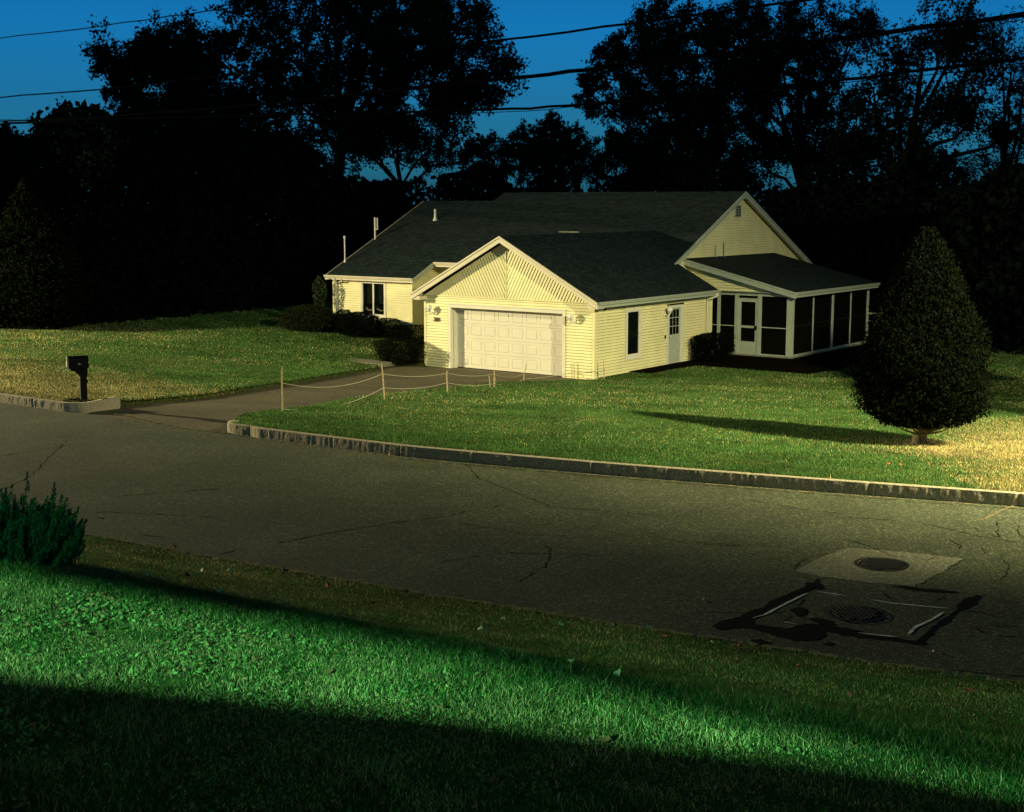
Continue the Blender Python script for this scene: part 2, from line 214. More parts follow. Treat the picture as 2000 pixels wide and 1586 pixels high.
def asphalt(name, col, speck, sc=30, spk=.75):
    m = mat(name, col, .88, .25); nt = m.node_tree; b = nt.nodes['Principled BSDF']; tc = nt.nodes['Texture Coordinate']
    v = nt.nodes.new('ShaderNodeTexVoronoi'); v.inputs['Scale'].default_value = sc; nt.links.new(tc.outputs['Object'], v.inputs['Vector'])
    sep = nt.nodes.new('ShaderNodeSeparateColor'); nt.links.new(v.outputs['Color'], sep.inputs[0])
    r = nt.nodes.new('ShaderNodeMapRange'); r.inputs[1].default_value = .35; r.inputs[2].default_value = 1; nt.links.new(sep.outputs[0], r.inputs[0])
    pw = nt.nodes.new('ShaderNodeMath'); pw.operation = 'POWER'; pw.inputs[1].default_value = 3.0; nt.links.new(r.outputs[0], pw.inputs[0])
    n = nt.nodes.new('ShaderNodeTexNoise'); n.inputs['Scale'].default_value = .55; n.inputs['Detail'].default_value = 7; n.inputs['Roughness'].default_value = .62; nt.links.new(tc.outputs['Object'], n.inputs['Vector'])
    mr = nt.nodes.new('ShaderNodeMapRange'); mr.inputs[1].default_value = .3; mr.inputs[2].default_value = .7; mr.inputs[3].default_value = .72; mr.inputs[4].default_value = 1.28; nt.links.new(n.outputs['Fac'], mr.inputs[0])
    mx = nt.nodes.new('ShaderNodeMix'); mx.data_type = 'RGBA'; mx.inputs[6].default_value = (*col, 1); mx.inputs[7].default_value = (*speck, 1)
    ml = nt.nodes.new('ShaderNodeMath'); ml.operation = 'MULTIPLY'; ml.inputs[1].default_value = spk; nt.links.new(pw.outputs[0], ml.inputs[0]); nt.links.new(ml.outputs[0], mx.inputs[0])
    m2 = nt.nodes.new('ShaderNodeMix'); m2.data_type = 'RGBA'; m2.blend_type = 'MULTIPLY'; m2.inputs[0].default_value = 1; nt.links.new(mx.outputs[2], m2.inputs[6]); nt.links.new(mr.outputs[0], m2.inputs[7]); nt.links.new(m2.outputs[2], b.inputs['Base Color'])
    bp = nt.nodes.new('ShaderNodeBump'); bp.inputs['Strength'].default_value = .7; bp.inputs['Distance'].default_value = .006; nt.links.new(sep.outputs[1], bp.inputs['Height']); nt.links.new(bp.outputs[0], b.inputs['Normal'])
    return m
M['asphalt'] = asphalt('asphalt', (.050, .058, .033), (.30, .31, .18), 46, .55)
M['patch'] = asphalt('newer_asphalt', (.15, .15, .10), (.50, .48, .32), 44, .6)
M['drive'] = asphalt('driveway_asphalt', (.09, .078, .046), (.30, .25, .15), 28, .45)
M['gravel'] = mat('loose_gravel', (.20, .16, .09), .95, .05, noise=40, var=.6)
def granite():
    m = mat('granite', (.42, .36, .25), .9, .1, noise=35, var=.45, bump=(25, .8, .012)); return m
M['granite'] = granite()
def ground_mat():
    m = mat('lawn_soil', (.03, .04, .012), .98, .05); nt = m.node_tree; b = nt.nodes['Principled BSDF']; tc = nt.nodes['Texture Coordinate']
    n = nt.nodes.new('ShaderNodeTexNoise'); n.inputs['Scale'].default_value = 14; n.inputs['Detail'].default_value = 8; n.inputs['Roughness'].default_value = .7; nt.links.new(tc.outputs['Object'], n.inputs['Vector'])
    r = nt.nodes.new('ShaderNodeValToRGB'); e = r.color_ramp.elements; e[0].position = .35; e[0].color = (.02, .03, .007, 1); e[1].position = .68; e[1].color = (.13, .15, .04, 1); nt.links.new(n.outputs['Fac'], r.inputs[0])
    n2 = nt.nodes.new('ShaderNodeTexNoise'); n2.inputs['Scale'].default_value = .5; n2.inputs['Detail'].default_value = 4; nt.links.new(tc.outputs['Object'], n2.inputs['Vector'])
    mr = nt.nodes.new('ShaderNodeMapRange'); mr.inputs[1].default_value = .55; mr.inputs[2].default_value = .75; nt.links.new(n2.outputs['Fac'], mr.inputs[0])
    mx = nt.nodes.new('ShaderNodeMix'); mx.data_type = 'RGBA'; mx.inputs[7].default_value = (.09, .07, .03, 1); nt.links.new(mr.outputs[0], mx.inputs[0]); nt.links.new(r.outputs[0], mx.inputs[6]); nt.links.new(mx.outputs[2], b.inputs['Base Color'])
    return m
M['ground'] = ground_mat()
def roof_mat():
    m = mat('charcoal_shingles', (.03, .03, .03), .9, .15); nt = m.node_tree; b = nt.nodes['Principled BSDF']; tc = nt.nodes['Texture Coordinate']
    br = nt.nodes.new('ShaderNodeTexBrick'); br.inputs['Scale'].default_value = 1; br.inputs['Brick Width'].default_value = .30; br.inputs['Row Height'].default_value = .13; br.inputs['Mortar Size'].default_value = .014; br.inputs['Bias'].default_value = -.1
    br.inputs['Color1'].default_value = (.019, .032, .032, 1); br.inputs['Color2'].default_value = (.007, .014, .014, 1); br.inputs['Mortar'].default_value = (.004, .005, .005, 1)
    at = nt.nodes.new('ShaderNodeUVMap'); at.uv_map = 'slope'; nt.links.new(at.outputs[0], br.inputs['Vector'])
    n = nt.nodes.new('ShaderNodeTexNoise'); n.inputs['Scale'].default_value = 40; n.inputs['Detail'].default_value = 4; nt.links.new(tc.outputs['Object'], n.inputs['Vector'])
    mr = nt.nodes.new('ShaderNodeMapRange'); mr.inputs[1].default_value = .3; mr.inputs[2].default_value = .7; mr.inputs[3].default_value = .5; mr.inputs[4].default_value = 1.6; nt.links.new(n.outputs['Fac'], mr.inputs[0])
    m2 = nt.nodes.new('ShaderNodeMix'); m2.data_type = 'RGBA'; m2.blend_type = 'MULTIPLY'; m2.inputs[0].default_value = 1; nt.links.new(br.outputs['Color'], m2.inputs[6]); nt.links.new(mr.outputs[0], m2.inputs[7]); nt.links.new(m2.outputs[2], b.inputs['Base Color'])
    return m
M['roof'] = roof_mat()

# cheap value noise for scattering
def vnoise(x, y, s, seed=0):
    r = np.random.default_rng(seed).random((64, 64)); X = x/s+500; Y = y/s+500; i = np.floor(X).astype(int); j = np.floor(Y).astype(int); fx = X-i; fy = Y-j; fx = fx*fx*(3-2*fx); fy = fy*fy*(3-2*fy)
    g = lambda a, b: r[a % 64, b % 64]
    return (g(i, j)*(1-fx)+g(i+1, j)*fx)*(1-fy)+(g(i, j+1)*(1-fx)+g(i+1, j+1)*fx)*fy

# ================= ground, road, driveway =================
def surf_z(x, y): return np.where(in_drive(x, y), drive_z(x, y), height(x, y))
xs = np.unique(np.concatenate([np.arange(-90, -16, 2.0), np.arange(-16, 14, .2), np.arange(14, 90, 2.0)]))
rows = []   # each row: (kind, value) -> y and z
near_d = [140, 60, 30, 20, 16]+list(np.arange(14, 0, -.25))+[.12]
V = []; 
for d in near_d: y = gnear(xs)-d/.88; V.append(np.stack([xs, y, height(xs, y)+.015*(vnoise(xs, y, .5, 1)-.5)*(d < 20)], 1))
for d, z in ((0.0, -.02), (-.15, -.10)): y = gnear(xs)-d/.88; V.append(np.stack([xs, y, np.full_like(xs, z)], 1))
for d, z in ((-.3, -.10), (-.06, -.12)): y = gfar(xs)+d/.88; V.append(np.stack([xs, y, np.full_like(xs, z)], 1))
far_d = [.02]+list(np.arange(.25, 14, .25))+list(np.arange(14, 30, .5))+list(np.arange(31, 50, 1))+[55, 65, 80, 110, 160, 230]
for d in far_d:
    y = gfar(xs)+d/.88; z = lot_z(xs, y)+.02*(vnoise(xs, y, .7, 2)-.5)
    dm = (xs > np.interp(y, DLY, DLX)-.05) & (xs < np.interp(y, DRY, DRX)+.05) & (y < 51)
    z = np.where(dm, drive_z(xs, y)-.10, z); z = np.where((xs > -9.75) & (xs < -4.6) & (d < .45), -.14, z); V.append(np.stack([xs, y, z], 1))
V = np.array(V); nr, nc = V.shape[:2]; I = np.arange(nr*nc).reshape(nr, nc)
F = np.stack([I[:-1, :-1], I[:-1, 1:], I[1:, 1:], I[1:, :-1]], -1).reshape(-1, 4)
if True:
    g = np_mesh('ground', V, F, M['ground'], smooth=True); tag(g, kind='structure')
# road
xr = np.unique(np.concatenate([np.arange(-110, -16, 2.0), np.arange(-16, 14, .4), np.arange(14, 75, 2.0)])); rv = []
for k in np.linspace(0, 1, 9):
    y = gnear(xr)*(1-k)+gfar(xr)*k+(-.06 if k == 0 else (.02 if k == 1 else 0)); rv.append(np.stack([xr, y, np.full_like(xr, 0.0)], 1))
rv = np.array(rv); I = np.arange(rv.shape[0]*rv.shape[1]).reshape(rv.shape[:2]); F = np.stack([I[:-1, :-1], I[:-1, 1:], I[1:, 1:], I[1:, :-1]], -1).reshape(-1, 4)
tag(np_mesh('road', rv, F, M['asphalt']), kind='structure')
# driveway, lying just over the ground, joined to the road
ys = np.concatenate([np.arange(23.5, 30, .1), np.arange(30, 51.6, .4)]); dv = []
for y in ys:
    xl = np.interp(y, DLY, DLX)-.0; xr2 = np.interp(y, DRY, DRX)+.05; x = np.linspace(xl, xr2, 60); yy = np.full_like(x, y)
    z = np.where(y > gfar(x)-.0, drive_z(x, yy)+.004, -.03); dv.append(np.stack([x, yy, z], 1))
dv = np.array(dv); I = np.arange(dv.shape[0]*dv.shape[1]).reshape(dv.shape[:2]); F = np.stack([I[:-1, :-1], I[:-1, 1:], I[1:, 1:], I[1:, :-1]], -1).reshape(-1, 4)
tag(np_mesh('driveway', dv, F, M['drive']), kind='structure')
# flat marks on the road
def flat(name, pts, z, m, sub=0, grow=0):
    P = [Vector((x, y, z)) for x, y in pts]; t = tessellate_polygon([P]); return tuple(P), t
def flats(name, polys, z, m):
    mb = MB()
    for pts in polys:
        P = [Vector((x, y, z)) for x, y in pts]; n = len(mb.v); mb.v += [tuple(p) for p in P]
        for t in tessellate_polygon([P]):
            a, b, c = [P[i] for i in t]; up = (b-a).cross(c-a).z > 0; mb.f.append(tuple(n+i for i in (t if up else t[::-1])))
    return tag(mb.build(name, m), kind='structure')
def jag(pts, step, amp, rng):
    o = []
    for (x0, y0), (x1, y1) in zip(pts[:-1], pts[1:]):
        L = math.hypot(x1-x0, y1-y0); n = max(1, int(L/step))
        for i in range(n):
            t = i/n; a = amp if i else 0; o.append((x0+(x1-x0)*t+rng.uniform(-a, a), y0+(y1-y0)*t+rng.uniform(-a, a)))
    return o+[pts[-1]]
def strips(name, lines, w, z, m, rng, step=.08, amp=.018, wj=.5, gap=0):
    mb = MB()
    for l in lines:
        l = jag(l, step, amp, rng)
        P = [Vector((x, y, 0)) for x, y in l]; n = len(mb.v)
        for i, p in enumerate(P):
            t = (P[min(i+1, len(P)-1)]-P[max(i-1, 0)]).normalized(); s = Vector((-t.y, t.x, 0)); ww = w*(1+rng.uniform(-wj, wj))/2*(.15 if i in (0, len(P)-1) else 1)
            mb.v += [tuple(p+s*ww+Vector((0, 0, z))), tuple(p-s*ww+Vector((0, 0, z)))]
        for i in range(len(P)-1):
            if rng.random() >= gap: mb.f.append((n+2*i, n+2*i+1, n+2*i+3, n+2*i+2))
    return tag(mb.build(name, m), kind='structure')
rng = random.Random(5)
flats('road_patch', [jag(PATCH[0]+[PATCH[0][0]], .1, .02, rng)[:-1]], .002, M['patch'])
flats('tar_seal', [jag(p+[p[0]], .045, .016, rng)[:-1] for p in TAR], .0038, M['tar'])
strips('road_marking', PAINT[:4], .035, .0055, M['paint'], rng, .1, .003, .25)
strips('road_marking', PAINT[4:], .028, .0055, M['paint'], rng, .1, .003, .4, .25)
strips('road_crack', CRACK[:20], .013, .0032, M['crack'], rng, .06, .02, .7, .06)
strips('road_crack', CRACK[20:], .015, .0032, M['crack'], rng, .08, .028, .7, .12)
strips('road_seam', SEAM, .035, .009, M['gravel'], rng, .08, .01, .4)
strips('driveway_joint', JOINT, .07, .009, M['gravel'], rng, .06, .03, .8, .15)
gut = [(x, float(gfar(x))-.30) for x in np.arange(-2, 12, .5)]
strips('gutter_crack', [gut], .022, .0032, M['crack'], rng, .07, .02, .7, .2)
gut2 = [(x, float(gfar(x))-.19) for x in np.arange(-4.9, 14, .5)]
strips('gutter_grit', [gut2], .045, .007, M['gravel'], rng, .05, .012, .9, .35)
strips('verge_edge', [[(x, float(gnear(x))+.02) for x in np.arange(-9, 9, .4)]], .06, .016, M['gravel'], rng, .05, .025, .9, .2)
def manhole(loc, r, label):
    t = empty('manhole_cover', loc, .3, label, 'manhole cover'); ring = MB(); n = 40
    for rr0, rr1, z0, z1 in ((r, r-.05, .012, .016),):
        for k in range(n):
            a, b = 2*math.pi*k/n, 2*math.pi*(k+1)/n; ring.poly([(r*math.cos(a), r*math.sin(a), .012), (r*math.cos(b), r*math.sin(b), .012), ((r-.045)*math.cos(b), (r-.045)*math.sin(b), .016), ((r-.045)*math.cos(a), (r-.045)*math.sin(a), .016)])
    ring.build('rim', M['iron'], t)
    lid = MB(); lid.poly([((r-.06)*math.cos(2*math.pi*k/n), (r-.06)*math.sin(2*math.pi*k/n), .010) for k in range(n)])
    s = .055
    for i in range(-6, 7):
        for j in range(-6, 7):
            x, y = i*s, j*s
            if math.hypot(x, y) < r-.09: lid.box(x-.019, x+.019, y-.019, y+.019, .010, .019)
    lid.build('lid', M['iron'], t)
manhole((*MAN[0], 0), .33, 'round iron manhole cover in the paler square patch, the farther of the two')
manhole((*MAN[1], 0.002), .33, 'round iron manhole cover ringed by black tar and white lines, nearer the verge')
# kerbs of split granite
def kerb(name, xa, xb, back=None, seed=0, ret=None):
    r = np.random.default_rng(seed); pts = []
    step = .03; x = xa
    while x < xb: pts.append((x, float(gfar(x)))); x += step/1.12
    pts = np.array(pts)
    if ret is not None: pts = np.concatenate([np.array(ret), pts]) if ret[0][2] == 's' else pts
    return pts
def kerb_mesh(name, pts, seed, h=.19, w=.14):
    # resample evenly
    P = np.array(pts); L = np.concatenate([[0], np.cumsum(np.hypot(*np.diff(P, axis=0).T))]); s = np.arange(0, L[-1], .03); X = np.interp(s, L, P[:, 0]); Y = np.interp(s, L, P[:, 1])
    k = 9; ker = np.hanning(k+2)[1:-1]; ker /= ker.sum(); X[k:-k] = np.convolve(X, ker, 'same')[k:-k]; Y[k:-k] = np.convolve(Y, ker, 'same')[k:-k]
    tx = np.gradient(X); ty = np.gradient(Y); n = np.hypot(tx, ty); tx /= n; ty /= n; nx, ny = ty, -tx      # towards the road
    r = np.random.default_rng(seed); m = len(s); rows = []
    f1 = np.interp(s, np.arange(0, s[-1]+.2, .055), r.random(len(np.arange(0, s[-1]+.2, .055)))); f2 = r.random(m)
    zs = [(-.08, 0), (0.0, .0), (.06, .5), (.12, .5), (h-.03, .35), (h-.004, .0), (h, -.012)]
    joint = np.zeros(m); q = 1.0
    while q < s[-1]: joint[np.argmin(abs(s-q))] = 1; q += r.uniform(1.2, 2.2)
    for z, amp in zs:
        g = (f1*.5+f2*.5-.4)*.020*(amp > 0)+(r.random(m)-.5)*.012*(amp > 0); off = g-joint*.03*(z < h+1)
        rows.append(np.stack([X+nx*(w*.5+off), Y+ny*(w*.5+off), np.full(m, z)-joint*.006*(z > .1)], 1))
    rows.append(np.stack([X-nx*w*.5, Y-ny*w*.5, np.full(m, h)-joint*.006], 1)); rows.append(np.stack([X-nx*w*.5, Y-ny*w*.5, np.full(m, -.08)], 1))
    R = np.array(rows); I = np.arange(R.shape[0]*m).reshape(R.shape[0], m); F = np.stack([I[:-1, :-1], I[:-1, 1:], I[1:, 1:], I[1:, :-1]], -1).reshape(-1, 4)
    caps = [list(I[:, 0]), list(I[::-1, -1])]
    return tag(np_mesh(name, R, [F, np.array([caps[0]]), np.array([caps[1]])], M['granite']), kind='structure')
rx = np.arange(-4.75, 40, .1)
ret = [(-5.40, 26.95), (-5.45, 26.75), (-5.42, 26.58), (-5.30, 26.45), (-5.12, 26.32), (-4.9, 26.18)]
kerb_mesh('kerb', ret+[(x, float(gfar(x))) for x in rx], 3)
lx = np.arange(-60, -9.35, .1)
kerb_mesh('kerb', [(x, float(gfar(x))) for x in lx]+[(-9.30, 29.30), (-9.12, 29.28), (-8.98, 29.42), (-8.82, 29.85), (-8.66, 30.35)], 4)

# ================= scatter of blades =================
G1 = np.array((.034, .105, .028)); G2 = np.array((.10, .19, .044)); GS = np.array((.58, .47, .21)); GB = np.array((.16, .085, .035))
def blades(x, y, z, h, w, r, near, dry, lean=.5):
    n = len(x); a = r.random(n)*2*math.pi; c, s = np.cos(a), np.sin(a); la = r.random(n)*2*math.pi; ll = h*lean*(.25+r.random(n)); lx_, ly_ = np.cos(la)*ll, np.sin(la)*ll
    base = np.stack([x, y, z], 1); wv = np.stack([c*w, s*w, 0*w], 1); tip = base+np.stack([lx_, ly_, h*np.sqrt(np.maximum(1-(ll/h)**2, .15))], 1)
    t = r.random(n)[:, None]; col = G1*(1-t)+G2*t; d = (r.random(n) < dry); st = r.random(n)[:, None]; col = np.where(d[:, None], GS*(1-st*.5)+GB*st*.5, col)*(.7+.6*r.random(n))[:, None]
    if near:
        mid = base+np.stack([lx_*.35, ly_*.35, h*.55], 1); V = np.stack([base-wv, base+wv, mid-wv*.75, mid+wv*.75, tip], 1).reshape(-1, 3); i = np.arange(n)[:, None]*5
        return V, np.concatenate([i+[0, 1, 3, 2]]), np.concatenate([i+[2, 3, 4]]), np.repeat(col, 5, 0)
    V = np.stack([base-wv, base+wv, tip], 1).reshape(-1, 3); i = np.arange(n)[:, None]*3
    return V, None, i+[0, 1, 2], np.repeat(col, 3, 0)
def in_view(x, y, m=.45): return abs(x) < m*y+1.0
def house_mask(x, y, m=.1):
    a = (x-C0[0])*CA[0]+(y-C0[1])*CA[1]; b = (x-C0[0])*CB[0]+(y-C0[1])*CB[1]
    return ((a > -m) & (a < 7.4+m) & (b > -m)) | ((a > 7.4) & (a < 18+m) & (b > 6.1-m)) | ((a > -2.9-m) & (a < 8) & (b > 9.1-m))
def grass_patch(name, label, x0, x1, y0, y1, dens, cond, near, h, w, dryf, seed, lean=.5):
    r = np.random.default_rng(seed); n = int((x1-x0)*(y1-y0)*dens); x = r.uniform(x0, x1, n); y = r.uniform(y0, y1, n); k = cond(x, y) & in_view(x, y); x, y = x[k], y[k]
    hh = h(x, y)*(.55+.75*r.random(len(x))); dry = dryf(x, y); z = surf_z(x, y)-.01
    V, Q, T, c = blades(x, y, z, hh, w*(.7+.6*r.random(len(x))), r, near, dry, lean)
    # colour patches belong to the turf itself
    rep = 5 if near else 3; pn = .55+.55*vnoise(x, y, 1.1, seed+7)+.45*vnoise(x, y, .25, seed+8); c = c*np.repeat(pn, rep)[:, None]
    return tag(np_mesh(name, V, [Q, T] if near else [T], M['grass'], col=c), label, kind='stuff')
nb = lambda x, y: (gnear(x)-y)*.88
fd = lambda x, y: (y-gfar(x))*.88
Q = GRASS_Q
def verge_dry(x, y): s = nb(x, y); return np.clip(.20-.03*s+.30*(vnoise(x, y, .6, 31)-.5), .08, .8)*(s < 5)+(s >= 5)*np.clip(.14+.75*np.clip((s-5.3)/1.2, 0, 1)*vnoise(x, y, .35, 33), .05, .7)
grass_patch('grass', 'rough grass on the near bank, long at the crest', -7.5, 7.5, 5.2, 12.5, 6400*Q, lambda x, y: nb(x, y) > 3.9, True, lambda x, y: .030+.04*np.clip(1-abs(nb(x, y)-5.0)/1.2, 0, 1)+.05*vnoise(x, y, .35, 3)**1.5, .0020, verge_dry, 11, 1.05)
grass_patch('grass', 'thin grass on the verge between bank and road', -10, 9, 6, 21, 2400*Q, lambda x, y: (nb(x, y) > 0.02) & (nb(x, y) <= 4.0), True, lambda x, y: .028+.02*vnoise(x, y, .5, 5), .0028, verge_dry, 12, .8)
def bed(x, y):
    a = -((x-C0[0])*CA[0]+(y-C0[1])*CA[1]); b = (x-C0[0])*CB[0]+(y-C0[1])*CB[1]; return ((a > 0) & (a < .9+.1*np.sin(b*3)) & (b > 2.2) & (b < 5.3)) | ((a > 0) & (a < 5.6+.2*np.sin(b*2)) & (b >= 5.3) & (b < 17.6))
def rl(x, y): return (fd(x, y) > .08) & (x > np.interp(y, DRY, DRX)) & ~house_mask(x, y) & ~bed(x, y)
def rdry_lit(x, y):  # dry straw at random, plus extra pale straw painting in the right lamp's pool
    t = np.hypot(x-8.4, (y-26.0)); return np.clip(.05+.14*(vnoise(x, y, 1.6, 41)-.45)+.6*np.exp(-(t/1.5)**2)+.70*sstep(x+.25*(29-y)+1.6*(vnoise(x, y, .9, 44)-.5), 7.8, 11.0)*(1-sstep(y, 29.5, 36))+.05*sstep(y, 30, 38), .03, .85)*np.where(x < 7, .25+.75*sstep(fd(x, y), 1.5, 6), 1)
grass_patch('grass', 'mown lawn between the kerb and the garage side', -5.6, 16, 19, 34, 1900*Q, rl, False, lambda x, y: .05+.03*np.clip(1-fd(x, y)/.8, 0, 1), .011, rdry_lit, 13, .7)
grass_patch('grass', 'mown lawn running back to the garage side', -5.6, 24, 34, 56, 800*Q, rl, False, lambda x, y: .055+0*x, .018, rdry_lit, 14, .7)
def ll(x, y): return (fd(x, y) > .08) & (x < np.interp(y, DLY, DLX)+.02) & ~house_mask(x, y) & ~((x > -9.75) & (y < 30.6) & (fd(x, y) < .9))
def ldry_lit(x, y): return np.clip(.06+.2*(vnoise(x, y, 1.8, 43)-.45)+.55*sstep(-x+.55*(y-31), 4, 12)*(1-sstep(fd(x, y), 3, 9))+.2*sstep(-x, 11, 20), .03, .85)  # random dry patches; more straw by the kerb paints in the left lamp's brightness
grass_patch('grass', 'mown lawn between the kerb and the far trees', -26, -3, 29, 46, 1100*Q, ll, False, lambda x, y: .05+.02*(np.interp(y, DLY, DLX)-x < .3), .017, ldry_lit, 15, .7)
grass_patch('grass', 'mown lawn in front of the wing', -36, 2, 46, 78, 380*Q, ll, False, lambda x, y: .06+0*x, .030, ldry_lit, 16, .7)
# clover and small broad leaves on the near bank
def leaflets(V0, size, r, flat=.5):
    n = len(V0); nrm = r.normal(size=(n, 3)); nrm[:, 2] = np.abs(nrm[:, 2])+flat; nrm /= np.linalg.norm(nrm, axis=1)[:, None]
    a = np.cross(nrm, r.normal(size=(n, 3))); a /= np.linalg.norm(a, axis=1)[:, None]; b = np.cross(nrm, a); s = size[:, None]
    V = np.stack([V0-a*s*.55, V0-b*s*.32, V0+a*s*.55, V0+b*s*.32], 1).reshape(-1, 3); return V, (np.arange(n)[:, None]*4+[0, 1, 2, 3])
r = np.random.default_rng(21); n = int(70000*Q); x = r.uniform(-5.5, 4.5, n); y = r.uniform(5.2, 10.5, n); s = nb(x, y); k = (s > 5.6) & in_view(x, y) & (r.random(n) < np.clip((vnoise(x, y, .5, 61)-.25)*2.2, 0, 1)*np.clip(1.2-(x+4)/6, .15, 1)); x, y = x[k], y[k]
P = np.stack([x, y, surf_z(x, y)+.02+.035*r.random(len(x))], 1); V, F = leaflets(P, r.uniform(.014, .024, len(x))*(1+.7*np.clip((-.5-x)/2.5, 0, 1)), r, .9); c = (np.array((.20, .30, .10))*(.4+.9*r.random(len(x)))[:, None]); c[r.random(len(x)) < .2] = (.34, .19, .09)
tag(np_mesh('clover', V, F, M['grass'], col=np.repeat(c, 4, 0)), 'clover and small broad leaves growing through the near bank grass', kind='stuff')

# ================= plants =================
def leaf_cards(P, size, r, col, var=.5, aspect=.6, parent=None, name='foliage', m='leaf', up=0):
    n = len(P); nrm = r.normal(size=(n, 3)); nrm /= np.linalg.norm(nrm, axis=1)[:, None]; d = r.normal(size=(n, 3)); d[:, 2] += up; a = np.cross(nrm, d); b = np.cross(nrm, a) ; b = -b/np.linalg.norm(b, axis=1)[:, None]; a /= np.linalg.norm(a, axis=1)[:, None]
    s = size[:, None]; V = np.stack([P-b*s*.5, P-a*s*.5*aspect, P+b*s*.5, P+a*s*.5*aspect], 1).reshape(-1, 3); F = np.arange(n)[:, None]*4+[0, 1, 2, 3]
    c = np.array(col)*(1-var+2*var*r.random(n))[:, None]*np.array([1, 1, 1]); c[:, 0] *= .8+.6*r.random(n)
    return np_mesh(name, V, F, M[m], parent, col=np.repeat(c, 4, 0))
def shape_points(n, r, prof, sq=0.0, shell=.35, stretch=(1, 1)):
    """points near the skin of a turned shape; prof = [(z, radius)]"""
    pz = np.array([p[0] for p in prof]); pr = np.array([p[1] for p in prof]); wgt = np.maximum(pr, .05); cdf = np.concatenate([[0], np.cumsum((wgt[1:]+wgt[:-1])/2*np.diff(pz))]); z = np.interp(r.random(n)*cdf[-1], cdf, pz)
    R = np.interp(z, pz, pr); a = r.random(n)*2*math.pi; k = 1-shell*r.random(n)**1.5
    lump = 1+.06*np.sin(a*3+z*4)+.05*np.sin(a*7-z*9)+.03*np.sin(a*13+z*17)+.07*r.normal(size=n)
    ca, sa = np.cos(a), np.sin(a)
    if sq: p = 2/(1-sq*.75); d = (abs(ca)**p+abs(sa)**p)**(-1/p); ca, sa = ca*d, sa*d
    return np.stack([ca*R*k*lump*stretch[0], sa*R*k*lump*stretch[1], z], 1)
def bush(name, label, cat, loc, prof, n, size, col, seed, sq=0, stretch=(1, 1), rz=0, stem=True, group=None, core=True, aspect=.5, leafmat='leaf'):
    r = np.random.default_rng(seed); t = empty(name, loc, rz, label, cat, group)
    P = shape_points(n, r, prof, sq, stretch=stretch); leaf_cards(P, size*(.6+.8*r.random(n)), r, col, parent=t, aspect=aspect, m=leafmat)
    mb = MB(); z0 = prof[0][0]
    for k in range(3 if stem else 1): a = k*2.1; mb.tube([(0.02*math.cos(a), .02*math.sin(a), -.1), (.12*math.cos(a)*stretch[0], .12*math.sin(a)*stretch[1], max(z0, .15)+.15), (.3*math.cos(a)*stretch[0]*prof[len(prof)//2][1], .3*math.sin(a)*prof[len(prof)//2][1], prof[-1][0]*.6)], [.035, .025, .012], 6)
    mb.build('stem', M['bark'], t); return t
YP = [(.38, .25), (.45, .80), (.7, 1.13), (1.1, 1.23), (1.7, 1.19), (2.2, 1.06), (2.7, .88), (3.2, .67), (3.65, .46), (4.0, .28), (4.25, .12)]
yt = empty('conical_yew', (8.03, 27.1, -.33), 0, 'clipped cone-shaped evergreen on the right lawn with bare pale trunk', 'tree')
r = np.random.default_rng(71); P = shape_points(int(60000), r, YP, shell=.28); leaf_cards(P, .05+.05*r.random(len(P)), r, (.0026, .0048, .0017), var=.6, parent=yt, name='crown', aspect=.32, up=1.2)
P = shape_points(9000, r, [(z*.95+.08, q*.72) for z, q in YP], shell=.8); o = leaf_cards(P, .12+.08*r.random(len(P)), r, (.003, .0035, .0015), parent=yt, name='inner_foliage', aspect=.6)
mb = MB(); mb.tube([(0, 0, -.1), (0, 0, .05), (.01, 0, .3), (0, .02, .7), (0, 0, 3.2)], [.22, .15, .12, .10, .03], 12); mb.build('trunk', M['yewbark'], yt, True)
mb = MB()
for k in range(22):
    a = k*.29*3+.2; R = random.Random(k).uniform(.7, 1.0); z0 = .22+.03*(k % 6); mb.tube([(0.1*math.cos(a), .1*math.sin(a), z0), (R*.5*math.cos(a), R*.5*math.sin(a), z0+.10), (R*math.cos(a), R*math.sin(a), z0+.36)], [.022, .014, .006], 5)
mb.build('branches', M['yewbark'], yt)
def H2W(x, y, z=0): return (C0[0]+(-x)*CA[0]+y*CB[0], C0[1]+(-x)*CA[1]+y*CB[1], ZH+z)
RZ = math.atan2(-.5965, .8026)
BP = [(0, 2.2), (.8, 2.3), (.95, 5.2), (5.3, 5.4), (5.7, 8), (5.5, 12), (5.7, 17.5), (0, 17.5)]
flats('planting_bed', [[H2W(a, b)[:2] for a, b in BP]], -1.435, mat('dark_mulch', (.008, .006, .004), 1, 0, noise=25, var=.6))
def gz(p): return float(height(np.array(p[0]), np.array(p[1])))
def bush_at(hx, hy, *a, **k):
    p = H2W(hx, hy); return (p[0], p[1], gz(p)-.02)
DK = (.005, .007, .003)
box = lambda w, h: [(.02, w*.86), (.1, w*.95), (h*.6, w), (h*.9, w*.97), (h, w*.8), (h+.03, w*.3)]
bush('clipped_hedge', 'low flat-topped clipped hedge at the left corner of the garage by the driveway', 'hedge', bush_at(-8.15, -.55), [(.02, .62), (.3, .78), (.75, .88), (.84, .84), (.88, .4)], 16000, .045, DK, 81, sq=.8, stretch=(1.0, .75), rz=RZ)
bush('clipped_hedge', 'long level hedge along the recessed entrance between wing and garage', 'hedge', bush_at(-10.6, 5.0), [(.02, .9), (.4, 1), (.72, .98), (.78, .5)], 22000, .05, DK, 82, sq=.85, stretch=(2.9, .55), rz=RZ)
bush('round_shrub', 'rounded dark shrub directly below the wing window', 'shrub', bush_at(-15.0, 4.7), [(.03, .7), (.25, 1.0), (.55, 1.0), (.9, .75), (1.05, .2)], 16000, .05, DK, 83, stretch=(1.15, .8), rz=RZ)
